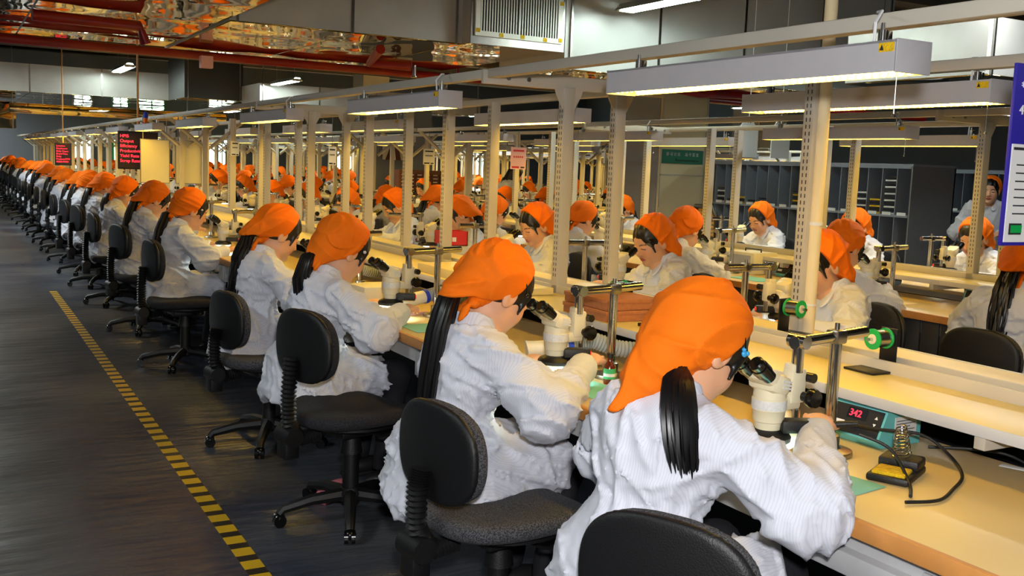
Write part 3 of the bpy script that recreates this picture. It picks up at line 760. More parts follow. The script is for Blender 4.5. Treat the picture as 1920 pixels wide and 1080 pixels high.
def build_station(lit=True):
    root = empty('soldering_station'); tag(root, None, 'soldering station')
    # front towards -x, leaning back
    def pr_(w0, w1, mat_, nm, poly):
        return MB().prism(poly, w1 - w0, lambda u, v, w_: Vector((u, w0 + w_, v))).build(nm, mat_, root)
    body = pr_(-.085, .085, 'teal', 'casing', [(-.02, 0), (.14, 0), (.14, .090), (.055, .098), (.0, .094), (-.035, .018)])
    MB().prism([(.135, .0905), (.06, .0985), (.06, .0995), (.135, .0915)], .15, lambda u, v, w_: Vector((u, -.075 + w_, v))).build('top_plate', 'grey_top', root)
    sl = Vector((-.035, 0, .018)); sh = Vector((.0, 0, .094)); d = sh - sl; nrm = Vector((-d.z, 0, d.x)).normalized()
    def onf(y, t, off): return sl + d * t + nrm * off + Vector((0, y, 0))
    def plate(y0, y1, t0, t1, off, th, nm, m_, par):
        a = [onf(y0, t0, off), onf(y1, t0, off), onf(y1, t1, off), onf(y0, t1, off)]; b = [v + nrm * th for v in a]
        return MB().add(a + b, [(0, 1, 2, 3), (7, 6, 5, 4), (0, 4, 5, 1), (1, 5, 6, 2), (2, 6, 7, 3), (3, 7, 4, 0)]).build(nm, m_, par)
    fp = plate(-.078, .078, .06, .96, .0, .003, 'front_panel', 'black_plastic', root)
    plate(-.030, .030, .55, .90, .003, .001, 'display_window', 'black_gloss', fp)
    dn = d.normalized(); X = Vector((0, -1, 0)); o = onf(.024, .62, .0045)
    Mx = Matrix(((X.x, dn.x, nrm.x, o.x), (X.y, dn.y, nrm.y, o.y), (X.z, dn.z, nrm.z, o.z), (0, 0, 0, 1)))
    text_mesh('342', .026, 'display_digits', 'led_red', fp, Mx)
    ar = MB()
    for t, s in ((.72, 1), (.50, -1)):
        c0 = onf(-.060, t, .0035)
        ar.add([c0 + X * -.005 - dn * .003 * s, c0 + X * .005 - dn * .003 * s, c0 + dn * .005 * s], [(0, 1, 2)])
    ar.build('arrow_keys', 'white_paper', fp)
    plate(.03, .07, .25, .42, .003, .001, 'sticker', 'white_paper', fp)
    st = MB().bb(.03, .12, -.0865, -.085, .02, .078).build('rating_plate', 'cream_label', root)
    ln = MB()
    for k in range(6): ln.bb(.036, .112 - (k % 2) * .02, -.0868, -.0865, .026 + k * .008, .028 + k * .008)
    ln.build('rating_text', 'ink', st)
    return root

def build_ironstand():
    root = empty('soldering_iron_stand'); tag(root, None, 'iron stand')
    MB().bb(-.085, .075, -.048, .048, 0, .018, .006).bb(.0, .075, -.046, .046, .016, .040, .006).build('stand_base', 'black_plastic', root)
    MB().bb(-.078, -.008, -.038, .038, .016, .026, .005).build('sponge', 'yellow_sponge', root)
    pts = []; 
    for i in range(110):
        a = i / 12 * 2 * math.pi; t = i / 109; r = .022 - .011 * t; c = Vector((.035 - .030 * t * .9, 0, .042 + .075 * t))
        u = Vector((.93, 0, .36)); v = Vector((0, 1, 0)); pts.append(c + u * math.cos(a) * r + v * math.sin(a) * r)
    MB().tube(pts, .0017, 6).build('coil_spring', 'chrome', root)
    return root

def build_spool(bracket=True):
    root = empty('solder_spool_stand'); tag(root, None, 'solder stand')
    MB().bb(-.075, .075, -.055, .055, 0, .006, .001).build('base_plate', 'black_plastic', root)
    MB().bb(.045, .051, -.03, .03, .006, .125, .001).build('upright', 'black_plastic', root)
    MB().cyl((.06, 0, .095), (-.045, 0, .095), .005).build('spindle', 'chrome', root)
    MB().cyl((.030, 0, .095), (-.022, 0, .095), .026, n=24).build('solder_wire', 'solder', root)
    for x in (.030, -.024): MB().cyl((x, 0, .095), (x + .004, 0, .095), .031, n=28).build('spool_flange', 'green_plastic', root)
    MB().cyl((-.024, 0, .095), (-.027, 0, .095), .015, n=20).build('spool_hub', 'cream_plastic', root)
    return root
# ------------------------------------------------------------------ room
def struct(name, mb, m, parent=None):
    o = mb.build(name, m, parent)
    if parent is None: o['kind'] = 'structure'
    return o
X0, X1, Y0, Y1, ZC = -3.0, 24.0, -3.0, 37.0, 4.6
struct('floor', MB().bb(X0, X1, Y0, Y1, -.1, 0), 'floor_vinyl')
struct('ceiling', MB().bb(X0, X1, Y0, Y1, ZC, ZC + .1), 'ceiling_dark')
struct('wall_left', MB().bb(X0 - .1, X0, Y0, Y1, 0, ZC), 'wall_grey')
struct('wall_right', MB().bb(X1, X1 + .1, Y0, Y1, 0, ZC), 'wall_grey')
struct('wall_front', MB().bb(X0, X1, Y0 - .1, Y0, 0, ZC), 'wall_grey')
struct('wall_back', MB().bb(X0, X1, Y1, Y1 + .1, 0, ZC), 'wall_grey')
for i, (x, wd) in enumerate(((4.0, .5), (5.2, .45), (6.2, .8), (8.6, .9), (13.3, 1.0), (16.0, 1.2), (19.0, 1.2))):
    wn = empty('window_%d' % (i + 1), (x, Y1 - .03, .2)); wn['kind'] = 'structure'
    MB().bb(-wd / 2, wd / 2, 0, .02, .0, 1.75).build('pane', 'window_glow', wn)
    f = MB().bb(-wd / 2 - .06, -wd / 2, -.03, .03, -.05, 1.8).bb(wd / 2, wd / 2 + .06, -.03, .03, -.05, 1.8).bb(-wd / 2 - .06, wd / 2 + .06, -.03, .03, 1.75, 1.82).bb(-wd / 2 - .06, wd / 2 + .06, -.03, .03, -.06, 0).bb(-.02, .02, -.03, .02, 0, 1.75)
    f.build('window_frame', 'green_plastic' if i in (1, 2) else 'metal_frame', wn)
# roof beams
for i, y in enumerate((4.0, 10.5, 14.0, 19.5, 24.5, 30)):
    struct('trim_%d' % (i + 1), MB().bb(X0, X1, y, y + .35, 4.0, ZC), 'ceiling_dark')
# columns
for nm, x0, x1, y0, y1, top in (('trim_11', 7.41, 8.14, 9.8, 10.5, ZC), ('trim_12', 14.6, 15.4, 16, 16.8, ZC), ('trim_13', 9.0, 9.7, 24, 24.7, ZC)):
    c = struct(nm, MB().bb(x0, x1, y0 + .02, y1, 0, top), 'column_grey')
    MB().bb(x0 + .01, x1 - .01, y0, y0 + .02, .0, top).build('facing_panel', 'column_cream', c)
    MB().bb(x0 + .02, x1 - .02, y0 - .008, y0, 1.38, 1.395).bb(x0 + .02, x0 + .035, y0 - .008, y0, 1.0, 2.6).bb(x1 - .035, x1 - .02, y0 - .008, y0, 1.0, 2.6).build('moulding', 'metal_frame', c)
struct('wall_partition', MB().bb(5.95, 7.25, 16.0, 16.1, 0, 2.5), 'wall_grey')

# floor marking tape: every stripe a piece
tape = empty('hazard_tape', (.90, 0, 0)); tag(tape, 'yellow and black striped hazard tape along the aisle floor', 'floor tape')
ty = MB(); ty.prism([(-.035, 0), (.035, .0), (.035, .075), (-.035, .075)], .0015, lambda u, v, w_: Vector((u, v, w_ + .0003))); me_y = ty.mesh('stripe', 'tape_yellow')
tb = MB(); tb.prism([(-.035, 0), (.035, .0), (.035, .052), (-.035, .052)], .0013, lambda u, v, w_: Vector((u, v, w_ + .0003))); me_b = tb.mesh('stripe', 'tape_black')
y = 2.6
while y < 11.1:
    for me_, s in ((me_y, .075), (me_b, .052)):
        o = bpy.data.objects.new('stripe', me_); COL.objects.link(o); o.parent = tape; o.location = (0, y, 0); y += s
j = MB()
for x in (-.05, ):
    for k in range(14): j.bb(x - .0015, x + .0015, 1 + k * 2.0, 2.995 + k * 2.0, 0, .0006)
for k in range(6): j.bb(-2.5, 1.0, 3.2 + k * 2.4, 3.203 + k * 2.4, 0, .0006)
struct('trim_20', j, 'tape_black')

# ------------------------------------------------------------------ ducts, pipes, ceiling lights
def duct(label, x0, x1, y0, y1, z0, z1, seams=True, side='galvanised'):
    r = empty('air_duct', (x0, y0, z0)); tag(r, label, 'air duct')
    W, D, Hh = x1 - x0, y1 - y0, z1 - z0
    MB().bb(0, W, 0, D, .012, Hh).build('duct_casing', side, r)
    n = max(1, round(W / 1.25))
    for k in range(n):
        m = MB(); a, b = W * k / n + .008, W * (k + 1) / n - .008
        nx, ny = 4, 6; vs = []; rn = random.Random(k * 7 + int(x0 * 10))
        for i in range(nx + 1):
            for q in range(ny + 1):
                e = (0 < i < nx) and (0 < q < ny)
                vs.append((a + (b - a) * i / nx, D * q / ny, (rn.uniform(-.009, .003) if e else 0)))
        m.add(vs, [(i * (ny + 1) + q, i * (ny + 1) + q + 1, (i + 1) * (ny + 1) + q + 1, (i + 1) * (ny + 1) + q) for i in range(nx) for q in range(ny)])
        m.bb(a, b, .001, D - .001, .004, .012)
        m.build('underside_sheet', 'foil', r, 180)
        if k == 0: MB().bb(.05, .07, -.02, -.004, .0, ZC - z0).bb(W - .07, W - .05, -.02, -.004, .0, ZC - z0).build('hanger_rod', 'steel', r)
        if k: MB().bb(a - .022, a + .006, -.006, 0, 0, Hh).build('seam_strip', 'steel', r)
    return r
d1 = duct('long cross duct with mirrored underside ending in the slatted air outlet', 2.03, 4.12, 8.48, 11.3, 2.5, 3.4)
dt = duct('wide mirrored duct over the aisle at the top left corner', -2.2, 2.03, 5.0, 11.2, 2.52, 3.3)
d2 = duct('grey cross duct behind the twin tube ceiling light over the aisle', -2.5, 5.4, 22.2, 33, 2.5, 3.05)
d3 = duct('pale large duct lit by the near ceiling tube', 5.11, 9.5, 8.3, 9.6, 2.34, 3.9, side='paint_duct')
d4 = duct('dark square duct hanging behind the red pipe', 3.95, 5.05, 20.0, 21.6, 2.47, 3.4, side='duct_dark')
d5 = duct('small far duct right of the dark square duct', 5.0, 9.5, 18.6, 19.9, 2.40, 2.75)
d6 = duct('mirrored duct above the right hand benches', 7.0, 13.0, 5.2, 6.6, 2.25, 2.7)
d7 = duct('dark mirrored duct hanging low at the far left edge', -1.5, 1.4, 26, 28, 1.85, 2.45, side='foil')
rd = empty('round_duct', (1.1, 22.5, 2.20)); tag(rd, 'round mirrored duct below the cross duct over the aisle', 'air duct')
MB().cyl((0, 0, 0), (4.2, 0, 0), .10, n=24).build('duct_tube', 'foil', rd)
for x in (.6, 3.4): MB().cyl((x, 0, .09), (x, 0, .31), .01).build('hanger_rod', 'steel', rd)
# hanging rods
for o_, pts in () and ((d1, ((.3, .5), (1.9, .5))), (d2, ((4.5, .5), (6.9, .5)))):
    for x, y in pts: MB().bb(x - .012, x + .012, -.03, -.008, -.03, 2.0).bb(x - .03, x + .03, -.035, -.006, -.03, .01).build('hanger_rod', 'steel', o_)
# outlet box with grille
vb = empty('air_outlet', (4.12, 8.3, 2.5)); tag(vb, 'square air outlet box with white louvres and yellow tape patches', 'air outlet')
MB().bb(0, .98, .02, 2.7, 0.01, .95).build('outlet_box', 'galvanised', vb)
MB().bb(0.004, .976, .01, 2.68, 0, .01).build('underside_sheet', 'foil', vb)
MB().bb(.0, .98, 0, .02, .0, .07).bb(.0, .035, 0, .02, .07, .95).bb(.945, .98, 0, .02, .07, .95).build('outlet_rim', 'steel', vb)
MB().bb(.035, .945, -.02, 0, .07, .115).bb(.035, .945, -.02, 0, .88, .93).bb(.035, .085, -.02, 0, .115, .88).bb(.895, .945, -.02, 0, .115, .88).build('grille_frame', 'louvre', vb)
MB().bb(.085, .895, -.0, .018, .115, .88).build('grille_void', 'black_void', vb)  # solid black plate stands for the shade behind the louvres
me_l = MB().bb(-.0060, .0060, -.014, -.006, .115, .88).mesh('louvre', 'louvre')
for k in range(29):
    o = bpy.data.objects.new('louvre', me_l); COL.objects.link(o); o.parent = vb; o.location = (.098 + k * .0275 + (.0 if k < 14 else .010), 0, 0); o.rotation_euler[2] = 0
MB().bb(.478, .496, -.02, 0, .115, .88).build('mullion', 'galvanised', vb)
for x, z in ((.04, .10), (.28, .075), (.50, .08), (.74, .075), (.905, .085), (.905, .60), (.035, .5), (.91, .42)):
    MB().bb(x, x + .04, -.0225, -.02, z, z + .035).build('tape_patch', 'yellow_sponge', vb)

def pipe(label, pts, r, m='red_pipe', rings=True):
    root = empty('sprinkler_pipe', pts[0]); tag(root, label, 'pipe'); o = Vector(pts[0])
    P = [Vector(p) - o for p in pts]; MB().tube(P, r, 16).build('pipe_run', m, root)
    return root, P
p1, _ = pipe('thick red sprinkler pipe crossing under the mirrored ducts', [(-3, 10.5, 2.445), (.45, 10.9, 2.44), (14, 11.45, 2.44)], .045)
MB().bb(5.30, 5.42, .30, .40, -.14, -.02).build('pipe_clamp', 'pink_paper', p1)
for x in (4.2, 6.4, 8.4): MB().cyl((x, .7, .05), (x, .7, 2.1), .018).build('hanger_rod', 'red_pipe', p1)
p2, _ = pipe('short red branch pipe with sprinkler head under the middle duct', [(3.5, 8.9, 2.44), (3.55, 9.3, 2.35), (3.9, 9.1, 2.33)], .045)
MB().cyl((.42, .18, -.10), (.42, .18, -.20), .018).lathe([(.03, -.2), (.032, -.215), (.005, -.22)], (.42, .18, 0)).build('sprinkler_head', 'chrome', p2)
p3, _ = pipe('dark red elbow pipe at top left below the aisle duct', [(.6, 8.8, 2.44), (1.4, 8.9, 2.44), (1.45, 8.9, 2.30)], .045)
p4, _ = pipe('red pipe over the right hand benches beside the column', [(6.9, 9.0, 2.33), (7.3, 9.0, 2.3), (9.5, 9.2, 2.4)], .05)
p5, _ = pipe('dark ceiling pipe behind the duct lamp', [(-3, 18.5, 3.1), (4, 18.5, 3.1), (12, 18.5, 3.05)], .05, 'duct_dark')
p6, _ = pipe('red pipe far right above the posts', [(5.5, 2.6, 2.9), (9, 6.0, 3.0)], .06)

def tube_light():
    root = empty('ceiling_tube_light'); tag(root, None, 'ceiling light')
    MB().prism([(-.09, .02), (-.04, .075), (.04, .075), (.09, .02), (.085, .018), (.036, .068), (-.036, .068), (-.085, .018)], 1.3, lambda u, v, w_: Vector((u, w_ - .65, v))).build('reflector', 'reflector', root)
    for s in (-1, 1): MB().cyl((s * .045, -.60, .022), (s * .045, .60, .022), .014, n=12).build('tube', 'tube_white', root)
    for s in (-1, 1): MB().bb(-.07, .07, s * .625 - .015, s * .625 + .015, .01, .05).build('tube_holder', 'cream_plastic', root)
    for s in (-.5, .5): MB().cyl((0, s, .07), (0, s, 1.6), .004, n=6).build('suspension_wire', 'steel', root)
    return root
TL = Kind(tube_light())
for x, y, z, lb in ((5.62, 7.30, 2.883, 'large bright tube light at the top centre right of the air outlet'), (2.98, 20.85, 2.95, 'small twin tube light over the aisle below the red pipe'),
                    (5.22, 17.75, 2.70, 'small twin tube light right of the dark square duct'), (11.0, 12.0, 2.45, 'far tube light seen left of the poster column'), (9.0, 8.5, 2.35, 'slanted tube light behind the yellow opposite lamp'),
                    (13.6, 9.6, 2.4, 'far tube light over the grey pigeonhole cabinet'), (6.3, 26, 2.5, 'tube light far down the hall in the middle'), (8.8, 21, 2.45, 'tube light far behind the paired posts')):
    o = TL.place((x, y, z), 0, lb)
    if z > 2.65: o.scale = {2.95: (1.28, 1.28, 1.28), 2.70: (1.08, 1.08, 1.08)}.get(z, (1.2, 1.22, 1.2))
# round conduit beside the near slotted post
cp = empty('conduit_pipe', (2.722, 2.655, 0)); tag(cp, 'tall cream round conduit rising beside the nearest slotted post', 'pipe')
MB().cyl((0, 0, .02), (0, 0, ZC), .0225, n=24).build('pipe_run', 'column_cream', cp)
MB().cyl((0, 0, 1.25), (0, 0, 1.262), .025, n=24).cyl((0, 0, .96), (0, 0, .966), .025, n=24).build('cable_tie', 'white_paper', cp)

# ------------------------------------------------------------------ benches
PX, PITCH = 1.60, 2.88
B0 = build_bench(3); B0k = Kind(B0)
BR = Kind(build_bench(3, brace=True, slots=False))
rows = {0: (1.60, 3.87, 9), 1: (4.48, 3.87, 9), 2: (7.36, 11.4, 7), 3: (10.24, 11.4, 7), 4: (13.12, 15, 6)}
rowname = ['the nearest row', 'the second row', 'the third row', 'the fourth row', 'the fifth row']
ORD = 'first second third fourth fifth sixth seventh eighth ninth tenth eleventh twelfth thirteenth fourteenth fifteenth sixteenth seventeenth eighteenth nineteenth twentieth'.split() + ['twenty-' + o for o in 'first second third fourth fifth sixth seventh eighth ninth'.split()]
B0k.place((1.60, 3.87 - 3.66, 0), 0, 'near workbench run under the closest girl with cream shelf')
for r_, (x, y, n) in rows.items():
    for k in range(n):
        yy = y + k * 3.66
        if yy > 33.5: continue
        K = B0k if (k < 2 and r_ < 2) else BR
        if r_ < 2 and k < 2: K.place((x, yy, 0), 0, ['workbench run with slotted posts, %s, %s' % (('next after the near one', 'two after the near one')[k], rowname[r_])][0])
        else: K.place((x, yy, 0), 0, '%s workbench run with slanting braces from the near end of %s' % (ORD[k], rowname[r_]), 'far workbenches in %s' % rowname[r_])
B0k.place((4.48, 3.87 - 3.66, 0), 0, 'workbench run on the right with brown front edge, before the grey cabinet')
# the second row's aisle side is closed by a skirt of dark boards instead of drawers
skm = MB().bb(0, .012, .004, .116, .06, .69, .002).mesh('skirt_board', 'dark_panel')
for o_ in [o for o in bpy.data.objects if o.name.startswith('workbench') and o.type == 'EMPTY' and abs(o.location.x - 4.48) < .01 and o.location.y < 9 and o.get('category')]:
    for c in list(o_.children):
        if c.name.startswith('drawer') and c.data.vertices[0].co.x < .5:
            for g in list(c.children): bpy.data.objects.remove(g)
            bpy.data.objects.remove(c)
    for k in range(30):
        b_ = bpy.data.objects.new('skirt_board', skm); COL.objects.link(b_); b_.parent = o_; b_.location = (.03, .03 + k * .12, 0)
# remove the front posts of the near run that the photograph does not have
for c in list(B0.children):
    if c.name.startswith('post'):
        xs = [v.co.x for v in c.data.vertices]; ys = [v.co.y for v in c.data.vertices]
        if (min(xs) < 1.0) or min(ys) < 2.3:
            for g in list(c.children): bpy.data.objects.remove(g)
            bpy.data.objects.remove(c)
    elif c.name.startswith(('cross_arm', 'bolt')): bpy.data.objects.remove(c)

# lamps
LN = build_lamp(beads=True); LNk = Kind(LN); LFk = Kind(build_lamp()); LF1 = lod(LFk.root, 'bench_lamp', 1, 'lamp', skip=('pull_chain', 'label', 'warning', 'cable'))
LNk.place((1.945, 2.215, 1.667), 0, 'nearest silver bench lamp with glowing bead strip at the upper right')
LNk.place((2.97, 2.72, 1.68), 0, 'second bead lamp, lit yellow, behind the nearest silver one')
LNk.place((1.945, 4.68, 1.667), 0, 'grey bench lamp with yellow warning label left of the paired posts')
LNk.place((2.97, 5.20, 1.667), 0, 'pale green-lit lamp box hanging behind the paired posts')
LFk.place((1.945, 6.98, 1.66), 0, 'third grey bench lamp over the girls further down the aisle row')
LFk.place((2.97, 7.6, 1.66), 0, 'bench lamp on the far side of the nearest row behind the third grey one')
for k in range(3): LFk.place((4.825, 4.6 - 2.4 * (k == 2) + 2.4 * (k == 1), 1.66), 0, ['green-lit lamp above the microscope left of the pigeonhole cabinet', 'green-lit lamp in front of the cream column', 'bench lamp of the second row at the right picture edge'][k])
for k in range(2): LFk.place((5.86, 4.9 + 2.4 * k, 1.66), 0, ['yellow-lit lamp in front of the grey pigeonhole cabinet', 'yellow-lit lamp under the green sign'][k])
for r_, (x, y, n) in rows.items():
    for side, dx in (('near', .345), ('far', 1.37)):
        k = 0; yy = {0: 9.4, 1: 9.4}.get(r_, y + .8)
        while yy < 33:
            LF1.place((x + dx, yy, 1.66), 0, '%s far lamp from the near end over the %s side of %s' % (ORD[k], side, rowname[r_]), 'far bench lamps, %s side of %s' % (side, rowname[r_])); yy += 2.4; k += 1

# ------------------------------------------------------------------ seated girls, chairs, microscopes
V = {}
V[1] = Kind(build_woman(pitch=38, yaw=-6, tail='short', tip=(-.215, .03, -.125), tipr=.010, knot=None, handR=(.54, -.05, .835), elR=(.19, -.30, .745), seed=3, pin='pin_blue', wide=.012))
V[2] = Kind(build_woman(pitch=33, yaw=0, tail='long', tip=(-.165, 0, .0), tipr=.03, handR=(.51, -.03, .815), knot='nape', seed=5, pin='black_gloss', strap=True, wide=.008))
V[3] = Kind(build_woman(pitch=30, yaw=2, tail='straight', tip=(-.145, 0, -.05), tipr=.03, knot='under', seed=8, pin='pin_white', strap=True))
V[4] = Kind(build_woman(pitch=26, yaw=-3, tail='curly', tip=(-.19, .0, -.0), tipr=.014, knot='under', seed=13, handR=(.34, -.08, .80)))
V[5] = Kind(build_woman(pitch=22, yaw=0, tail='long', tip=(-.14, 0, -.04), tipr=.03, knot='low', seed=17, pin='pin_white', handR=(.42, -.10, .78), elR=(.20, -.24, .73)))
V[6] = Kind(build_woman(pitch=24, yaw=14, tail='front', tip=(-.16, 0, -.09), tipr=.016, knot='nape', seed=23, pin='pin_pink'))
nm = 'person'
L_ = {k: lod(V[k].root, nm, .09, 'person') for k in (2, 3, 4, 5, 6)}
CL = Kind(build_chair(.43, .50, 'chair_fabric')); CH_ = Kind(build_chair(.43, .58)); CF = lod(CH_.root, 'task_chair', .12, 'chair', skip=('lever', 'piston'))
SF = Kind(build_scope()); SL_ = lod(SF.root, 'microscope', .3, 'microscope', skip=('label', 'lock'))
HS = Kind(build_hose())
near = [  # y of head, variant, chair yaw, person yaw, chair y, label
    (1.78, 1, 26, 8, 1.56, 'girl closest to the camera with large orange kerchief and blue hair pin', 'black chair in the bottom centre behind the closest girl', CL),
    (2.75, 2, 8, 4, 2.48, 'second girl at the bench with long straight ponytail down her white smock', 'grey tweed chair of the second girl with bellows back support', CL),
    (4.14, 3, 14, 8, 3.72, 'third girl with orange kerchief flaring back and white hair pin', 'black chair with tall round back behind the third girl', CH_),
    (5.12, 4, 10, 6, 4.90, 'fourth girl with long curly black ponytail over the chair back', 'black chair of the fourth girl with five-star base', CL),
    (7.25, 5, 6, 4, 6.95, 'fifth girl from the camera reaching over the bench with bare wrist', 'chair of the fifth girl, dark oval back', CH_),
    (8.65, 2, 12, 6, 8.45, 'sixth girl in the aisle row with long ponytail', 'chair of the sixth girl at the aisle', CH_),
    (10.2, 3, 4, 2, 10.0, 'seventh girl in the aisle row looking straight into her microscope', 'chair of the seventh girl at the aisle', CH_),
    (11.6, 2, 10, 6, 11.4, 'eighth girl in the aisle row turned slightly away', 'chair of the eighth girl at the aisle', CH_),
    (12.95, 5, 6, 3, 12.6, 'ninth girl in the aisle row below the white boards', 'chair of the ninth girl at the aisle', CH_)]
R_ = math.radians
for i, (y, v, cy_, py_, chy, lb, cl, K) in enumerate(near):
    K.place((1.375, chy, 0), R_(cy_), cl)
    V[v].place((1.325, y - .02 - .145 * math.sin(R_(py_)), 0), R_(py_), lb, scale=1.0)
    if i < 6: SF.place((1.925, y + .0, .73), R_(6), 'stereo microscope %s' % ['nearest the camera in front of the closest girl', 'in front of the second girl beside the brown bottle', 'in front of the third girl', 'in front of the fourth girl', 'in front of the fifth girl', 'in front of the sixth girl'][i])
    else: SL_.place((1.925, y, .73), R_(6), 'small microscope of the %s girl in the aisle row' % ('seventh', 'eighth', 'ninth')[i - 6])
opp = [(3.25, 6, 'girl facing left behind the nearest slotted post', 14), (4.50, 6, 'girl facing the camera side with eyes at a microscope, kerchief tip down', 14), (5.80, 6, 'girl with bowed face left of the paired posts', 10), (7.0, 4, 'girl behind the bench seen under the grey lamp', 6), (8.25, 3, 'orange kerchief girl behind the second post pair', 8)]
for i, (y, v, lb, yw) in enumerate(opp):
    V[v].place((3.575, y + .02, 0), R_(180 - yw), lb, scale=1.0)
    SF.place((2.965, y + .02, .73), R_(184), 'microscope on the far side of the nearest bench, %s from the near end' % ORD[i])
    CH_.place((3.53, y + .02, 0), R_(180 - yw), '%s chair from the near end, opposite side of the nearest bench' % ORD[i])
b2 = [(5.45, 4.26, 3, 'girl seen from behind above the cardboard boxes, kerchief tied at the nape', 1), (4.05, 4.26, 2, 'girl behind the slotted post with her sleeve on the second bench', 1), (2.93, 4.26, 4, 'girl at the right picture edge seen from behind with curly hair', 1),
      (6.9, 6.5, 6, 'girl facing left before the pigeonhole cabinet, left one', -1), (5.8, 6.5, 6, 'girl with lowered head in the middle before the pigeonhole cabinet', -1), (4.7, 6.5, 6, 'girl right of the cabinet behind the slotted right post', -1)]
for i, (y, x, v, lb, s) in enumerate(b2):
    V[v].place((x - .07 * (s > 0) * 0 + (.0 if s > 0 else .05), y, 0), R_(8) if s > 0 else R_(172), lb)
    SF.place((x + (.56 if s > 0 else -.55), y + .02, .73), R_(4) if s > 0 else R_(184), 'microscope of the %s' % lb.split(',')[0])
    (CL if s > 0 else CH_).place((x, y, 0), R_(8) if s > 0 else R_(172), 'chair of the %s' % lb.split(',')[0])
rnd = random.Random(4)
for r_, (x, y, n) in rows.items():
    for side, px, a in (('aisle', -.27, 0), ('opposite', 1.97, 180)):
        yy = {(0, 'aisle'): 14.0, (0, 'opposite'): 9.5, (1, 'aisle'): 6.8, (1, 'opposite'): 8.95}.get((r_, side), y + .6)
        k = 9 if (r_, side) == (0, 'aisle') else 0
        while yy < 33.4:
            if r_ == 2 and 15.3 < yy < 16.7 and side == 'aisle': yy += 1.3; continue
            g = '%s side of %s' % (side, rowname[r_])
            if rnd.random() > (.06 if r_ == 0 else .14):
                v = rnd.choice([2, 3, 4, 5, 6] if a == 0 else [6, 5, 3, 6])
                L_[v].place((x + px + rnd.uniform(-.04, .04), yy + rnd.uniform(-.1, .1), 0), R_(a + rnd.uniform(-8, 12)), '%s distant girl in orange kerchief from the near end, %s' % (ORD[k], g), 'girls on the ' + g, rnd.uniform(.96, 1.03))
                if not (a == 180 and yy > 16): CF.place((x + px + (.04 if a == 0 else -.04), yy, 0), R_(a + rnd.uniform(-14, 14)), '%s distant dark task chair from the near end, %s' % (ORD[k], g), 'chairs on the ' + g)
            if yy < 24: SL_.place((x + (.325 if a == 0 else 1.37), yy, .73), R_(a + 5), '%s distant microscope on a boom from the near end, %s' % (ORD[k], g), 'microscopes on the ' + g)
            k += 1; yy += 1.36 if r_ == 0 else 1.3
st_ = build_woman(pitch=18, yaw=0, tail='open', seed=31, standing=True, scarf=False, hair_open=True, lean=.10, handR=(.36, -.1, .72), handL=(.36, .1, .72), elR=(.16, -.26, .72), elL=(.16, .26, .72), knot=None)
st_.location = (6.85, 12.7, 0); st_.rotation_euler[2] = R_(-10); st_.scale = (.9,) * 3; tag(st_, 'standing woman with loose long black hair and no kerchief in the far middle')
s2 = build_woman(pitch=4, yaw=0, tail='front', seed=33, standing=True, tip=(-.13, 0, -.03), knot='low', handR=(.30, -.06, .62), handL=(.28, .06, .62), elR=(.0, -.27, .62), elL=(.0, .27, .62), strap=True)
s2.location = (8.43, 6.1, 0); s2.rotation_euler[2] = R_(215); s2.scale = (.935,) * 3; tag(s2, 'standing supervisor with lanyard behind the right hand benches')
# ------------------------------------------------------------------ things on the benches
ST = Kind(build_station()); IS = Kind(build_ironstand()); SP = Kind(build_spool())
ST.place((2.10, 1.84, .731), R_(4), 'turquoise soldering station with red digits under the nearest shelf')
IS.place((1.935, 1.575, .731), R_(25), 'black iron stand with yellow sponge at the lower right')
SP.place((2.40, 2.06, .858), R_(0), 'black solder spool stand with green reel on the nearest shelf')
SP.place((2.33, 3.30, .858), R_(0), 'solder spool stand with green reel behind the closest kerchief')
SP.place((2.62, 2.62, .862), R_(100), 'green solder reel hanging by the slotted post')
SP.place((2.62, 1.40, .86), R_(180), 'green solder reel stand at the right picture edge')
ST.place((2.10, 2.60, .731), R_(10), 'dark-faced soldering station behind the bottle')
IS.place((1.84, 2.36, .731), R_(20), 'iron stand with yellow sponge left of the closest girl')
HS.place((1.885, 1.92, .731), R_(50), 'grey corrugated extraction hose with cream nozzle by the nearest microscope')
HS.place((1.90, 2.92, .731), R_(-20), 'grey corrugated hose with blue ring near the brown bottle')
HS.place((2.30, 1.28, .60), R_(0), 'pale corrugated hose under the nearest shelf at the right edge')
for y in (4.2, 5.3): HS.place((1.92, y, .731), R_(8), 'extraction hose beside the %s girl' % ('third' if y < 5 else 'fourth'))
for k, (x, y, a) in enumerate(((5.0, 4.35, 8), (5.1, 5.7, 0), (5.0, 3.3, 10))): HS.place((x, y, .731), R_(a), 'extraction hose on the second bench, %s one' % ('middle', 'far left', 'right')[k])
ST.place((5.0, 3.62, .731), R_(0), 'black-fronted soldering station on the second bench')
ST.place((5.05, 5.15, .731), R_(0), 'soldering station on the second bench by the far microscope')
# brown bottle
bt = empty('glass_bottle', (1.86, 2.66, .731)); tag(bt, 'small brown glass bottle with green label', 'bottle')
MB().lathe([(.017, 0), (.019, .004), (.019, .058), (.012, .070), (.009, .076), (.009, .088)], n=24).build('bottle_body', 'amber_glass', bt)
MB().lathe([(.0195, .018), (.0197, .02), (.0197, .050), (.0195, .052)], n=24).build('bottle_label', 'label_green', bt)
MB().lathe([(.0199, .026), (.0199, .036)], n=24).build('label_stripe', 'white_paper', bt)
MB().lathe([(.011, .086), (.0115, .088), (.0115, .100), (.010, .101)], n=20).build('screw_cap', 'black_plastic', bt)
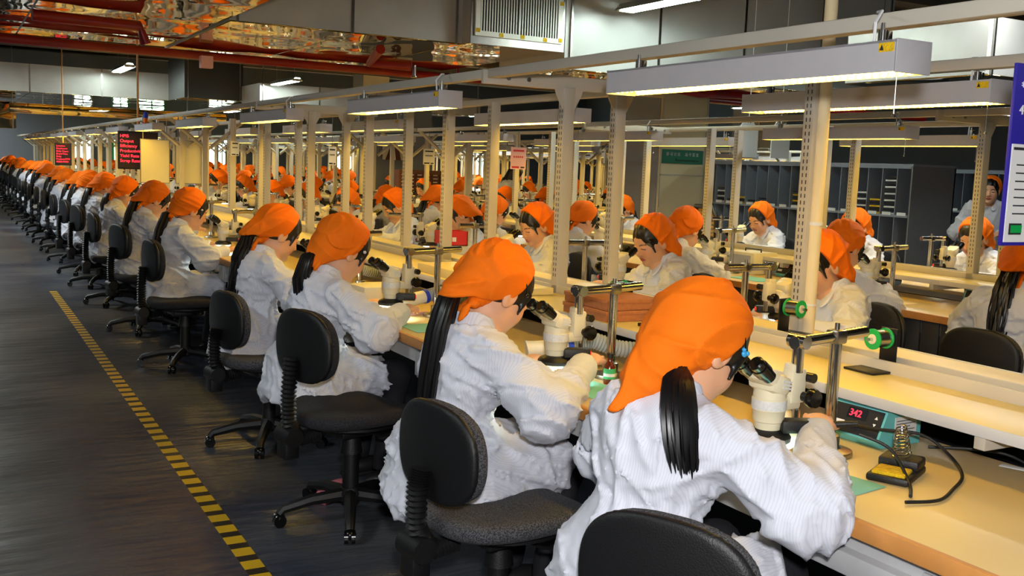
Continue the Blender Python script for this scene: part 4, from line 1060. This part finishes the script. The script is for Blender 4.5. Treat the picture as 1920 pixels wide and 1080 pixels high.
# cardboard boxes on the shelf
for k, z in enumerate((.858, .900)):
    b = empty('cardboard_box', (2.24 + k * .004, 3.22, z)); tag(b, 'flat brown cardboard box on the shelf, %s of the stack' % ('lower', 'upper')[k], 'box')
    MB().bb(-.12, .12, -.15, .15, 0, .036, .001).build('box_body', 'cardboard', b); MB().bb(-.123, .123, -.153, .153, .026, .040, .001).build('box_lid', 'cardboard', b)
# mats, papers
def flat(name, label, cat, x, y, z, w_, d, h, rz, m):
    o = MB().box((0, 0, h / 2), (w_, d, h), min(.002, h / 3)).build(name, m); o.location = (x, y, z); o.rotation_euler[2] = R_(rz); tag(o, label, cat); return o
flat('work_mat', 'thin turquoise mat by the nearest microscope', 'mat', 1.745, 1.62, .731, .16, .22, .002, 8, 'teal_mat')
flat('work_mat', 'turquoise mat under the second microscope', 'mat', 1.76, 2.60, .731, .16, .2, .002, 5, 'teal_mat')
flat('work_mat', 'turquoise mat in front of the third girl', 'mat', 1.74, 3.85, .731, .16, .2, .002, 0, 'teal_mat')
flat('folder', 'pink folder beside the third microscope', 'folder', 1.80, 4.25, .731, .20, .15, .012, 20, 'pink_paper')
flat('sponge_pad', 'small pink pad behind the second girl\'s chin', 'pad', 1.86, 3.05, .731, .06, .05, .014, 20, 'pink_paper')
flat('sponge_pad', 'small pink pad at the edge of the second bench', 'pad', 4.58, 3.85, .731, .08, .03, .02, 0, 'pink_paper')
flat('work_mat', 'glowing pale mat on the second bench left', 'mat', 4.70, 5.1, .731, .2, .3, .002, 0, 'teal_mat')
flat('document_case', 'black flat case on the nearest shelf behind the closest kerchief', 'case', 2.27, 2.86, .858, .16, .22, .012, 0, 'black_plastic')
flat('paper_tray', 'white paper stack on the shelf behind the third girl', 'paper', 2.25, 4.6, .858, .22, .5, .045, 0, 'shelf_top')
flat('paper_tray', 'flat white tray on the shelf left of the second girl', 'tray', 2.25, 4.0, .858, .2, .35, .03, 0, 'shelf_top')
flat('storage_box', 'pale green box on the bench by the fourth girl', 'box', 1.82, 4.62, .731, .22, .2, .09, 5, 'cream_plastic')
# red bin
rb = empty('parts_bin', (3.05, 6.35, .86)); tag(rb, 'red plastic parts bin left of the bowed face girl', 'bin')
MB().bb(-.09, .09, -.08, .08, 0, .006).bb(-.09, -.084, -.08, .08, 0, .10).bb(.084, .09, -.08, .08, 0, .10).bb(-.09, .09, -.08, -.074, 0, .10).bb(-.09, .09, .074, .08, 0, .10).build('bin_shell', 'red_box', rb)
MB().bb(-.03, .0, -.082, -.08, .03, .06).build('bin_label', 'white_paper', rb)
# soldering iron in the near hand, cords
def cord(label, pts, r=.004, m='black_plastic', name='power_cord'):
    P = [Vector(p) for p in pts]; Q = []
    for i in range(len(P) - 1):
        a, b, c, d = P[max(i - 1, 0)], P[i], P[i + 1], P[min(i + 2, len(P) - 1)]
        for k in range(8):
            t = k / 8; Q.append(.5 * ((2 * b) + (c - a) * t + (2 * a - 5 * b + 4 * c - d) * t * t + (3 * b - a - 3 * c + d) * t ** 3))
    Q.append(P[-1]); o = MB().tube(Q, r, 8).build(name, m); tag(o, label, 'cord'); return o
ir = empty('soldering_iron', (1.845, 1.735, .815)); tag(ir, 'black soldering iron held in the closest girl\'s right hand', 'soldering iron')
MB().tube([(-.06, .06, -.01), (.0, .0, .006), (.03, -.03, .014), (.06, -.06, .02)], [.004, .008, .0085, .006], 12).build('handle', 'black_plastic', ir)
MB().cyl((.002, -.002, .0065), (.007, -.007, .008), .0095, n=12).build('grip_ring', 'chrome', ir); MB().cyl((-.06, .06, -.01), (-.095, .095, -.02), .0025, .001).build('tip', 'chrome', ir)
cord('black cord of the held soldering iron dropping to the bench', [(1.86, 1.63, .825), (1.90, 1.57, .80), (1.885, 1.50, .745), (1.82, 1.44, .738)])
cord('black cable looping from the turquoise station round the iron stand', [(2.08, 1.90, .77), (2.07, 1.76, .785), (2.12, 1.66, .79), (2.13, 1.58, .755), (2.07, 1.50, .737), (1.96, 1.44, .736), (1.86, 1.40, .736), (1.78, 1.42, .736)])
cord('black cord curling beside the brown bottle', [(1.98, 2.55, .80), (1.95, 2.47, .86), (1.92, 2.43, .80), (1.86, 2.42, .745), (1.80, 2.40, .736)])
cord('cable under the nearest shelf at the right', [(2.2, 1.7, .74), (2.3, 1.55, .75), (2.32, 1.4, .70), (2.4, 1.2, .65)])
cord('black cable on the second bench', [(5.0, 4.6, .74), (5.05, 4.75, .80), (5.0, 4.9, .78), (4.95, 5.1, .74)])
# cable tag
flat('cable_tag', 'white tag lying by the cable under the nearest shelf', 'tag', 2.26, 1.50, .735, .03, .06, .001, 20, 'white_paper')
# grey tray below the bench, bottom right
tr = empty('sliding_tray', (1.78, 1.36, .60)); tag(tr, 'silver ribbed sliding tray below the bench at the bottom right', 'tray')
MB().bb(-.17, .16, -.22, .22, 0, .05, .006).build('tray_body', 'grey_panel', tr)
for k in range(4): MB().bb(-.10 + k * .02, -.092 + k * .02, -.2, .2, .05, .053).build('rib', 'shelf_edge', tr)
MB().bb(-.16, .16, -.25, -.22, .0, .055, .004).build('tray_end', 'black_plastic', tr)
bk = empty('storage_box', (1.74, 2.05, 0)); tag(bk, 'white box on the floor under the bench between the first chairs', 'box')
MB().bb(-.14, .14, -.12, .12, .0, .26, .006).build('box_body', 'grey_panel', bk); MB().bb(-.145, .145, -.125, .125, .24, .28, .004).build('box_lid', 'shelf_edge', bk)
sh = MB().sph((0, 0, .035), (.12, .042, .036), 16).box((0, 0, .008), (.22, .075, .016), .005).build('slipper', 'pink_shoe'); sh.location = (1.40, 3.98, 0); sh.rotation_euler[2] = .6; tag(sh, 'pink slipper on the floor behind the third chair', 'shoe')
# wood drawer cabinet and wall poster far middle
wc = empty('drawer_cabinet', (6.25, 14.9, 0)); tag(wc, 'reddish brown cabinet of many small drawers in the far middle', 'cabinet')
MB().bb(-.03, .93, .01, .35, 0, 1.30, .004).build('cabinet_body', 'wood_drawer', wc)
md = MB().bb(-.06, .06, -.008, .008, -.024, .024, .002).mesh('drawer', 'wood_drawer'); mk = MB().bb(-.035, .035, -.012, -.007, -.006, .006).mesh('knob', 'cream_label')
for c_ in range(7):
    for r__ in range(12):
        o = bpy.data.objects.new('drawer', md); COL.objects.link(o); o.parent = wc; o.location = (.04 + c_ * .137, 0, .62 + r__ * .055)
        q = bpy.data.objects.new('label_holder', mk); COL.objects.link(q); q.parent = o
pz = empty('wall_poster', (6.35, 15.95, 1.45)); tag(pz, 'cream wall poster with dark brown triangular figure above the drawer cabinet', 'poster')
MB().bb(0, .5, 0, .01, 0, .42).build('sheet', 'board_white', pz); MB().prism([(.05, 0), (.2, .40), (.26, .36), (.33, 0), (.24, 0), (.21, .22), (.15, 0)], .004, lambda u, v, w_: Vector((u, -w_, v))).build('figure', 'wood_drawer', pz)

# pigeonhole cabinets
def pigeon(x, y, L, Hh, n, rws, label, rz=0, fill=True):
    root = empty('pigeonhole_cabinet', (x, y, 0), rz); tag(root, label, 'cabinet')
    MB().bb(.0, .62, 0, .015, 0, Hh).build('side_panel', 'cabinet_side', root); MB().bb(.0, .62, L - .015, L, 0, Hh).build('side_panel', 'cabinet_side', root)
    MB().bb(-.01, .62, -.01, L + .01, Hh, Hh + .02).build('top_panel', 'cabinet_grey', root); MB().bb(.60, .615, 0, L, 0, Hh).build('back_panel', 'cabinet_side', root)
    cw = L / n; rh = (Hh - .12) / rws
    dv = MB().bb(0, .58, -.004, .004, 0, Hh - .12).mesh('divider', 'cabinet_grey'); sh_ = MB().bb(-.005, .59, .015, L - .015, -.012, .012).mesh('shelf', 'cabinet_grey')
    for k in range(1, n):
        o = bpy.data.objects.new('divider', dv); COL.objects.link(o); o.parent = root; o.location = (0, k * cw, .12)
    for k in range(rws + 1):
        o = bpy.data.objects.new('shelf', sh_); COL.objects.link(o); o.parent = root; o.location = (0, 0, .12 + rh * k - (.012 if k == rws else 0))
    lbm = MB().bb(-.009, -.005, -cw * .3, cw * .3, -.014, .016).mesh('cell_label', 'white_paper')
    for r2 in range(1, rws):
        for k in range(n):
            o = bpy.data.objects.new('cell_label', lbm); COL.objects.link(o); o.parent = root; o.location = (0, (k + .5) * cw, .14 + rh * r2)
    return cw, rh
cw, rh = pigeon(8.0, 6.62, 3.0, 1.56, 17, 3, 'long grey pigeonhole cabinet with trays in its upper cells')
pigeon(10.6, 6.2, 3.2, 1.56, 14, 3, 'dark pigeonhole cabinet behind the standing supervisor')
rt2 = random.Random(2)
tm = {c: MB().bb(-.03, .03, -cw * .36, cw * .36, 0, .015).mesh('component_tray', c) for c in ('cream_label', 'yellow_sponge', 'black_plastic')}
for k, cnt, cc in ((3, 7, 0), (2, 5, 1), (6, 5, 0), (7, 2, 0), (8, 6, 1), (11, 3, 2), (12, 2, 1), (13, 3, 1), (1, 12, 0), (15, 6, 0), (4, 1, 0), (14, 2, 1)):
    root = empty('component_tray_stack', (8.05, 6.62 + (k + .5) * cw, .12 + rh * 2 + .012)); tag(root, 'stack of flat trays, %s upper pigeonhole from the right end' % ORD[k], 'tray stack')
    for z in range(cnt):
        o = bpy.data.objects.new('tray', tm[['cream_label', 'yellow_sponge', 'black_plastic'][cc if z % 2 == 0 else (2 if z % 4 else 0)]]); COL.objects.link(o); o.parent = root; o.location = (0, 0, z * .032)
        if z % 2 == 0: pass
# signs, boards
def led_sign(x, y, w_, h, z, lines, label, size):
    r = empty('led_sign', (x, y, z)); tag(r, label, 'sign')
    MB().bb(0, w_, 0, .05, 0, h, .003).build('case', 'black_plastic', r); MB().bb(.015, w_ - .015, -.002, 0, .02, h - .02).build('screen', 'led_dark', r)
    MB().cyl((w_ * .5, .02, h), (w_ * .5, .02, 2.6), .012).build('hanging_rod', 'edge_band', r)
    for i, t in enumerate(lines):
        if t: text_mesh(t, size, 'text_line', 'led_red', r, Matrix.Translation((.02, -.003, h - .035 - size * .8 - i * size * 1.18)) @ Matrix.Rotation(math.pi / 2, 4, 'X'), sx=1.05)
led_sign(1.795, 13.0, .46, .455, 1.212, ['HPIS', 'Output', 'Efficiency', 'Productivity', 'Yield Rate', 'Scrap Rate'], 'dark hanging sign with six red glowing text lines, nearer one', .050)
led_sign(1.78, 21.0, .29, .42, 1.12, ['Location', 'Headcount', 'Daily Capac', 'Brand Rate', 'Daily', 'Product:7777', '/8888-9999/'], 'smaller red text sign further down the hall', .042)
for k, (x0, x1) in enumerate(((1.975, 2.29), (2.37, 2.66))):
    b = empty('notice_board', (x0, 12.5, 1.075)); tag(b, 'blank cream notice board hanging over the aisle row, %s one' % ('left', 'right')[k], 'board')
    MB().bb(0, x1 - x0, 0, .012, 0, .495).build('sheet', 'board_white', b)
    W = x1 - x0; MB().bb(.02, .03, .002, .01, .5, .78).bb(W - .03, W - .02, .002, .01, .5, .78).build('hanger', 'steel', b); MB().bb(-.008, 0, -.004, .016, -.008, .503).bb(W, W + .008, -.004, .016, -.008, .503).bb(0, W, -.004, .016, .495, .503).bb(0, W, -.004, .016, -.008, 0).build('board_frame', 'steel', b)
def paper(x, y, z, w_, h, red, label, hdr='ink'):
    r = empty('paper_sign', (x, y, z)); tag(r, label, 'sign'); MB().bb(w_ * .45, w_ * .5, .002, .006, h * .9, 1.80 - z).build('string', 'steel', r); MB().bb(0, w_, 0, .004, 0, h).build('sheet', 'pink_paper' if red else 'white_paper', r)
    p_ = MB().bb(w_ * .15, w_ * .85, -.001, 0, h * .80, h * .88); p_.bb(w_ * .08, w_ * .55, -.001, 0, h * .05, h * .13)
    for k in range(5): p_.bb(w_ * (.18 + .13 * k), w_ * (.27 + .13 * k), -.001, 0, h * .52, h * .60)
    p_.build('print', 'ink_red' if red else 'ink', r); MB().bb(w_ * .65, w_ * .9, -.001, 0, h * .05, h * .12).build('print', 'ink', r)
paper(5.29, 9.6, 1.39, .19, .235, 1, 'pinkish paper sign with red bars on a second row post')
paper(5.29, 11.9, 1.40, .16, .20, 0, 'small white paper sign further left on a post')
paper(2.92, 8.6, 1.37, .07, .16, 0, 'small white paper sign below a dark card'); paper(2.22, 9.2, 1.42, .07, .13, 0, 'narrow white list hanging before the right notice board')
gs = empty('wall_sign', (7.45, 9.785, 1.525)); tag(gs, 'green sign with pale characters on the cream column', 'sign')
MB().bb(0, .62, 0, .008, 0, .165).build('panel', 'sign_green', gs)
g = MB(); rg = random.Random(6)
for k in range(9):
    if k == 4: continue
    x = .06 + k * .056
    for _ in range(4): yy = .092 + rg.random() * .036; g.bb(x, x + .040, -.002, 0, yy, yy + .005)
    for _ in range(3): xx = x + rg.random() * .034; g.bb(xx, xx + .006, -.002, 0, .09, .132)
g.build('characters', 'cream_label', gs); g = MB()
for k in range(13): g.bb(.20 + k * .028, .20 + k * .028 + .016, -.002, 0, .028, .028 + (.035 if k == 0 else .02))
g.build('sub_line', 'ink', gs)
# card stack of scalloped paper on the column side
for k, (x, z) in enumerate(((7.05, 1.62), (7.35, 1.62))):
    o = MB().prism([(0, 0), (.25, 0), (.25, .28), (.18, .36), (.12, .34), (.06, .37), (0, .30)], .01, lambda u, v, w_: Vector((u, w_, v))).bb(.12, .126, .002, .008, .3, 2.95).build('hanging_card', 'white_paper'); o.location = (x, 8.0 - k * .15, z - .02); tag(o, 'grey-white scalloped card hanging above the cabinet, %s one' % ('left', 'right')[k], 'card')
# blue framed notice at right edge
bn = empty('blue_notice', (2.045, 1.44, 1.285)); tag(bn, 'blue framed notice with white sheet cut by the right picture edge', 'notice')
MB().bb(0, .30, 0, .008, 0, .40, .001).build('blue_backing', 'sign_blue', bn)
s_ = MB().bb(.006, .29, -.003, 0, .008, .225).build('white_sheet', 'white_paper', bn)
t = MB()
for k in range(7): t.bb(.025, .10, -.0035, -.003, .07 + k * .018, .073 + k * .018)
t.build('print', 'ink', s_); MB().bb(.01, .08, -.0035, -.003, .212, .218).build('heading', 'ink', s_); MB().bb(.018, .06, -.005, -.003, .025, .050).build('mark_frame', 'ink', s_); MB().bb(.022, .06, -.006, -.005, .029, .046).build('green_mark', 'green_plastic', s_)
for k in range(2): text_mesh(('*', '4')[k], .03, 'white_mark', 'white_paper', bn, Matrix.Translation((.02, -.001, .34 - k * .05)) @ Matrix.Rotation(math.pi / 2, 4, 'X'))
# signal tower
sg = empty('signal_tower', (1.95, 12.0, 1.70)); tag(sg, 'small stacked signal light with blue cap and orange red rings above the rail', 'signal light')
MB().cyl((0, 0, 0), (0, 0, .05), .018).build('lower_lens', 'ink_red', sg); MB().cyl((0, 0, .05), (0, 0, .10), .022).build('middle_lens', 'kerchief', sg); MB().cyl((0, 0, .10), (0, 0, .15), .024).lathe([(.024, .15), (.01, .17)]).build('upper_lens', 'blue_plastic', sg)
# black framed chair beyond the second bench
rk = empty('mesh_back_chair', (6.45, 7.72, 0), R_(170)); rk['label'] = 'black framed chair back with golden reflecting slats beyond the second bench'; rk['category'] = 'chair'
MB().tube([(0, -.20, .80), (.02, -.22, 1.02), (.03, -.16, 1.10), (.03, .16, 1.10), (.02, .22, 1.02), (0, .20, .80), (0, -.20, .80)], .022, 10).build('back_frame', 'black_plastic', rk)
for k in range(7): MB().bb(-.004 + k * .002, .006 + k * .002, -.19, .19, .82 + k * .038, .85 + k * .038).build('slat', 'gold_foil', rk)
MB().bb(-.02, .03, -.03, .03, .40, .82, .005).bb(-.45, .0, -.22, .22, .40, .46, .02).cyl((-.2, 0, .05), (-.2, 0, .4), .03).bb(-.45, .05, -.03, .03, .03, .06).bb(-.23, -.17, -.25, .25, .03, .06).build('chair_body', 'black_plastic', rk)
pb = empty('instrument_case', (5.0, 5.45, .731)); tag(pb, 'pale grey instrument box on the second bench beside the white microscope', 'instrument')
MB().bb(-.11, .11, -.13, .13, 0, .15, .006).build('casing', 'cream_plastic', pb); MB().bb(-.114, -.11, -.1, .1, .02, .13).build('front_panel', 'grey_panel', pb)
MB().tube([(0, -.08, .15), (0, -.08, .17), (0, .08, .17), (0, .08, .15)], .005, 6).build('carry_handle', 'black_plastic', pb)
print('objects', len(bpy.data.objects))
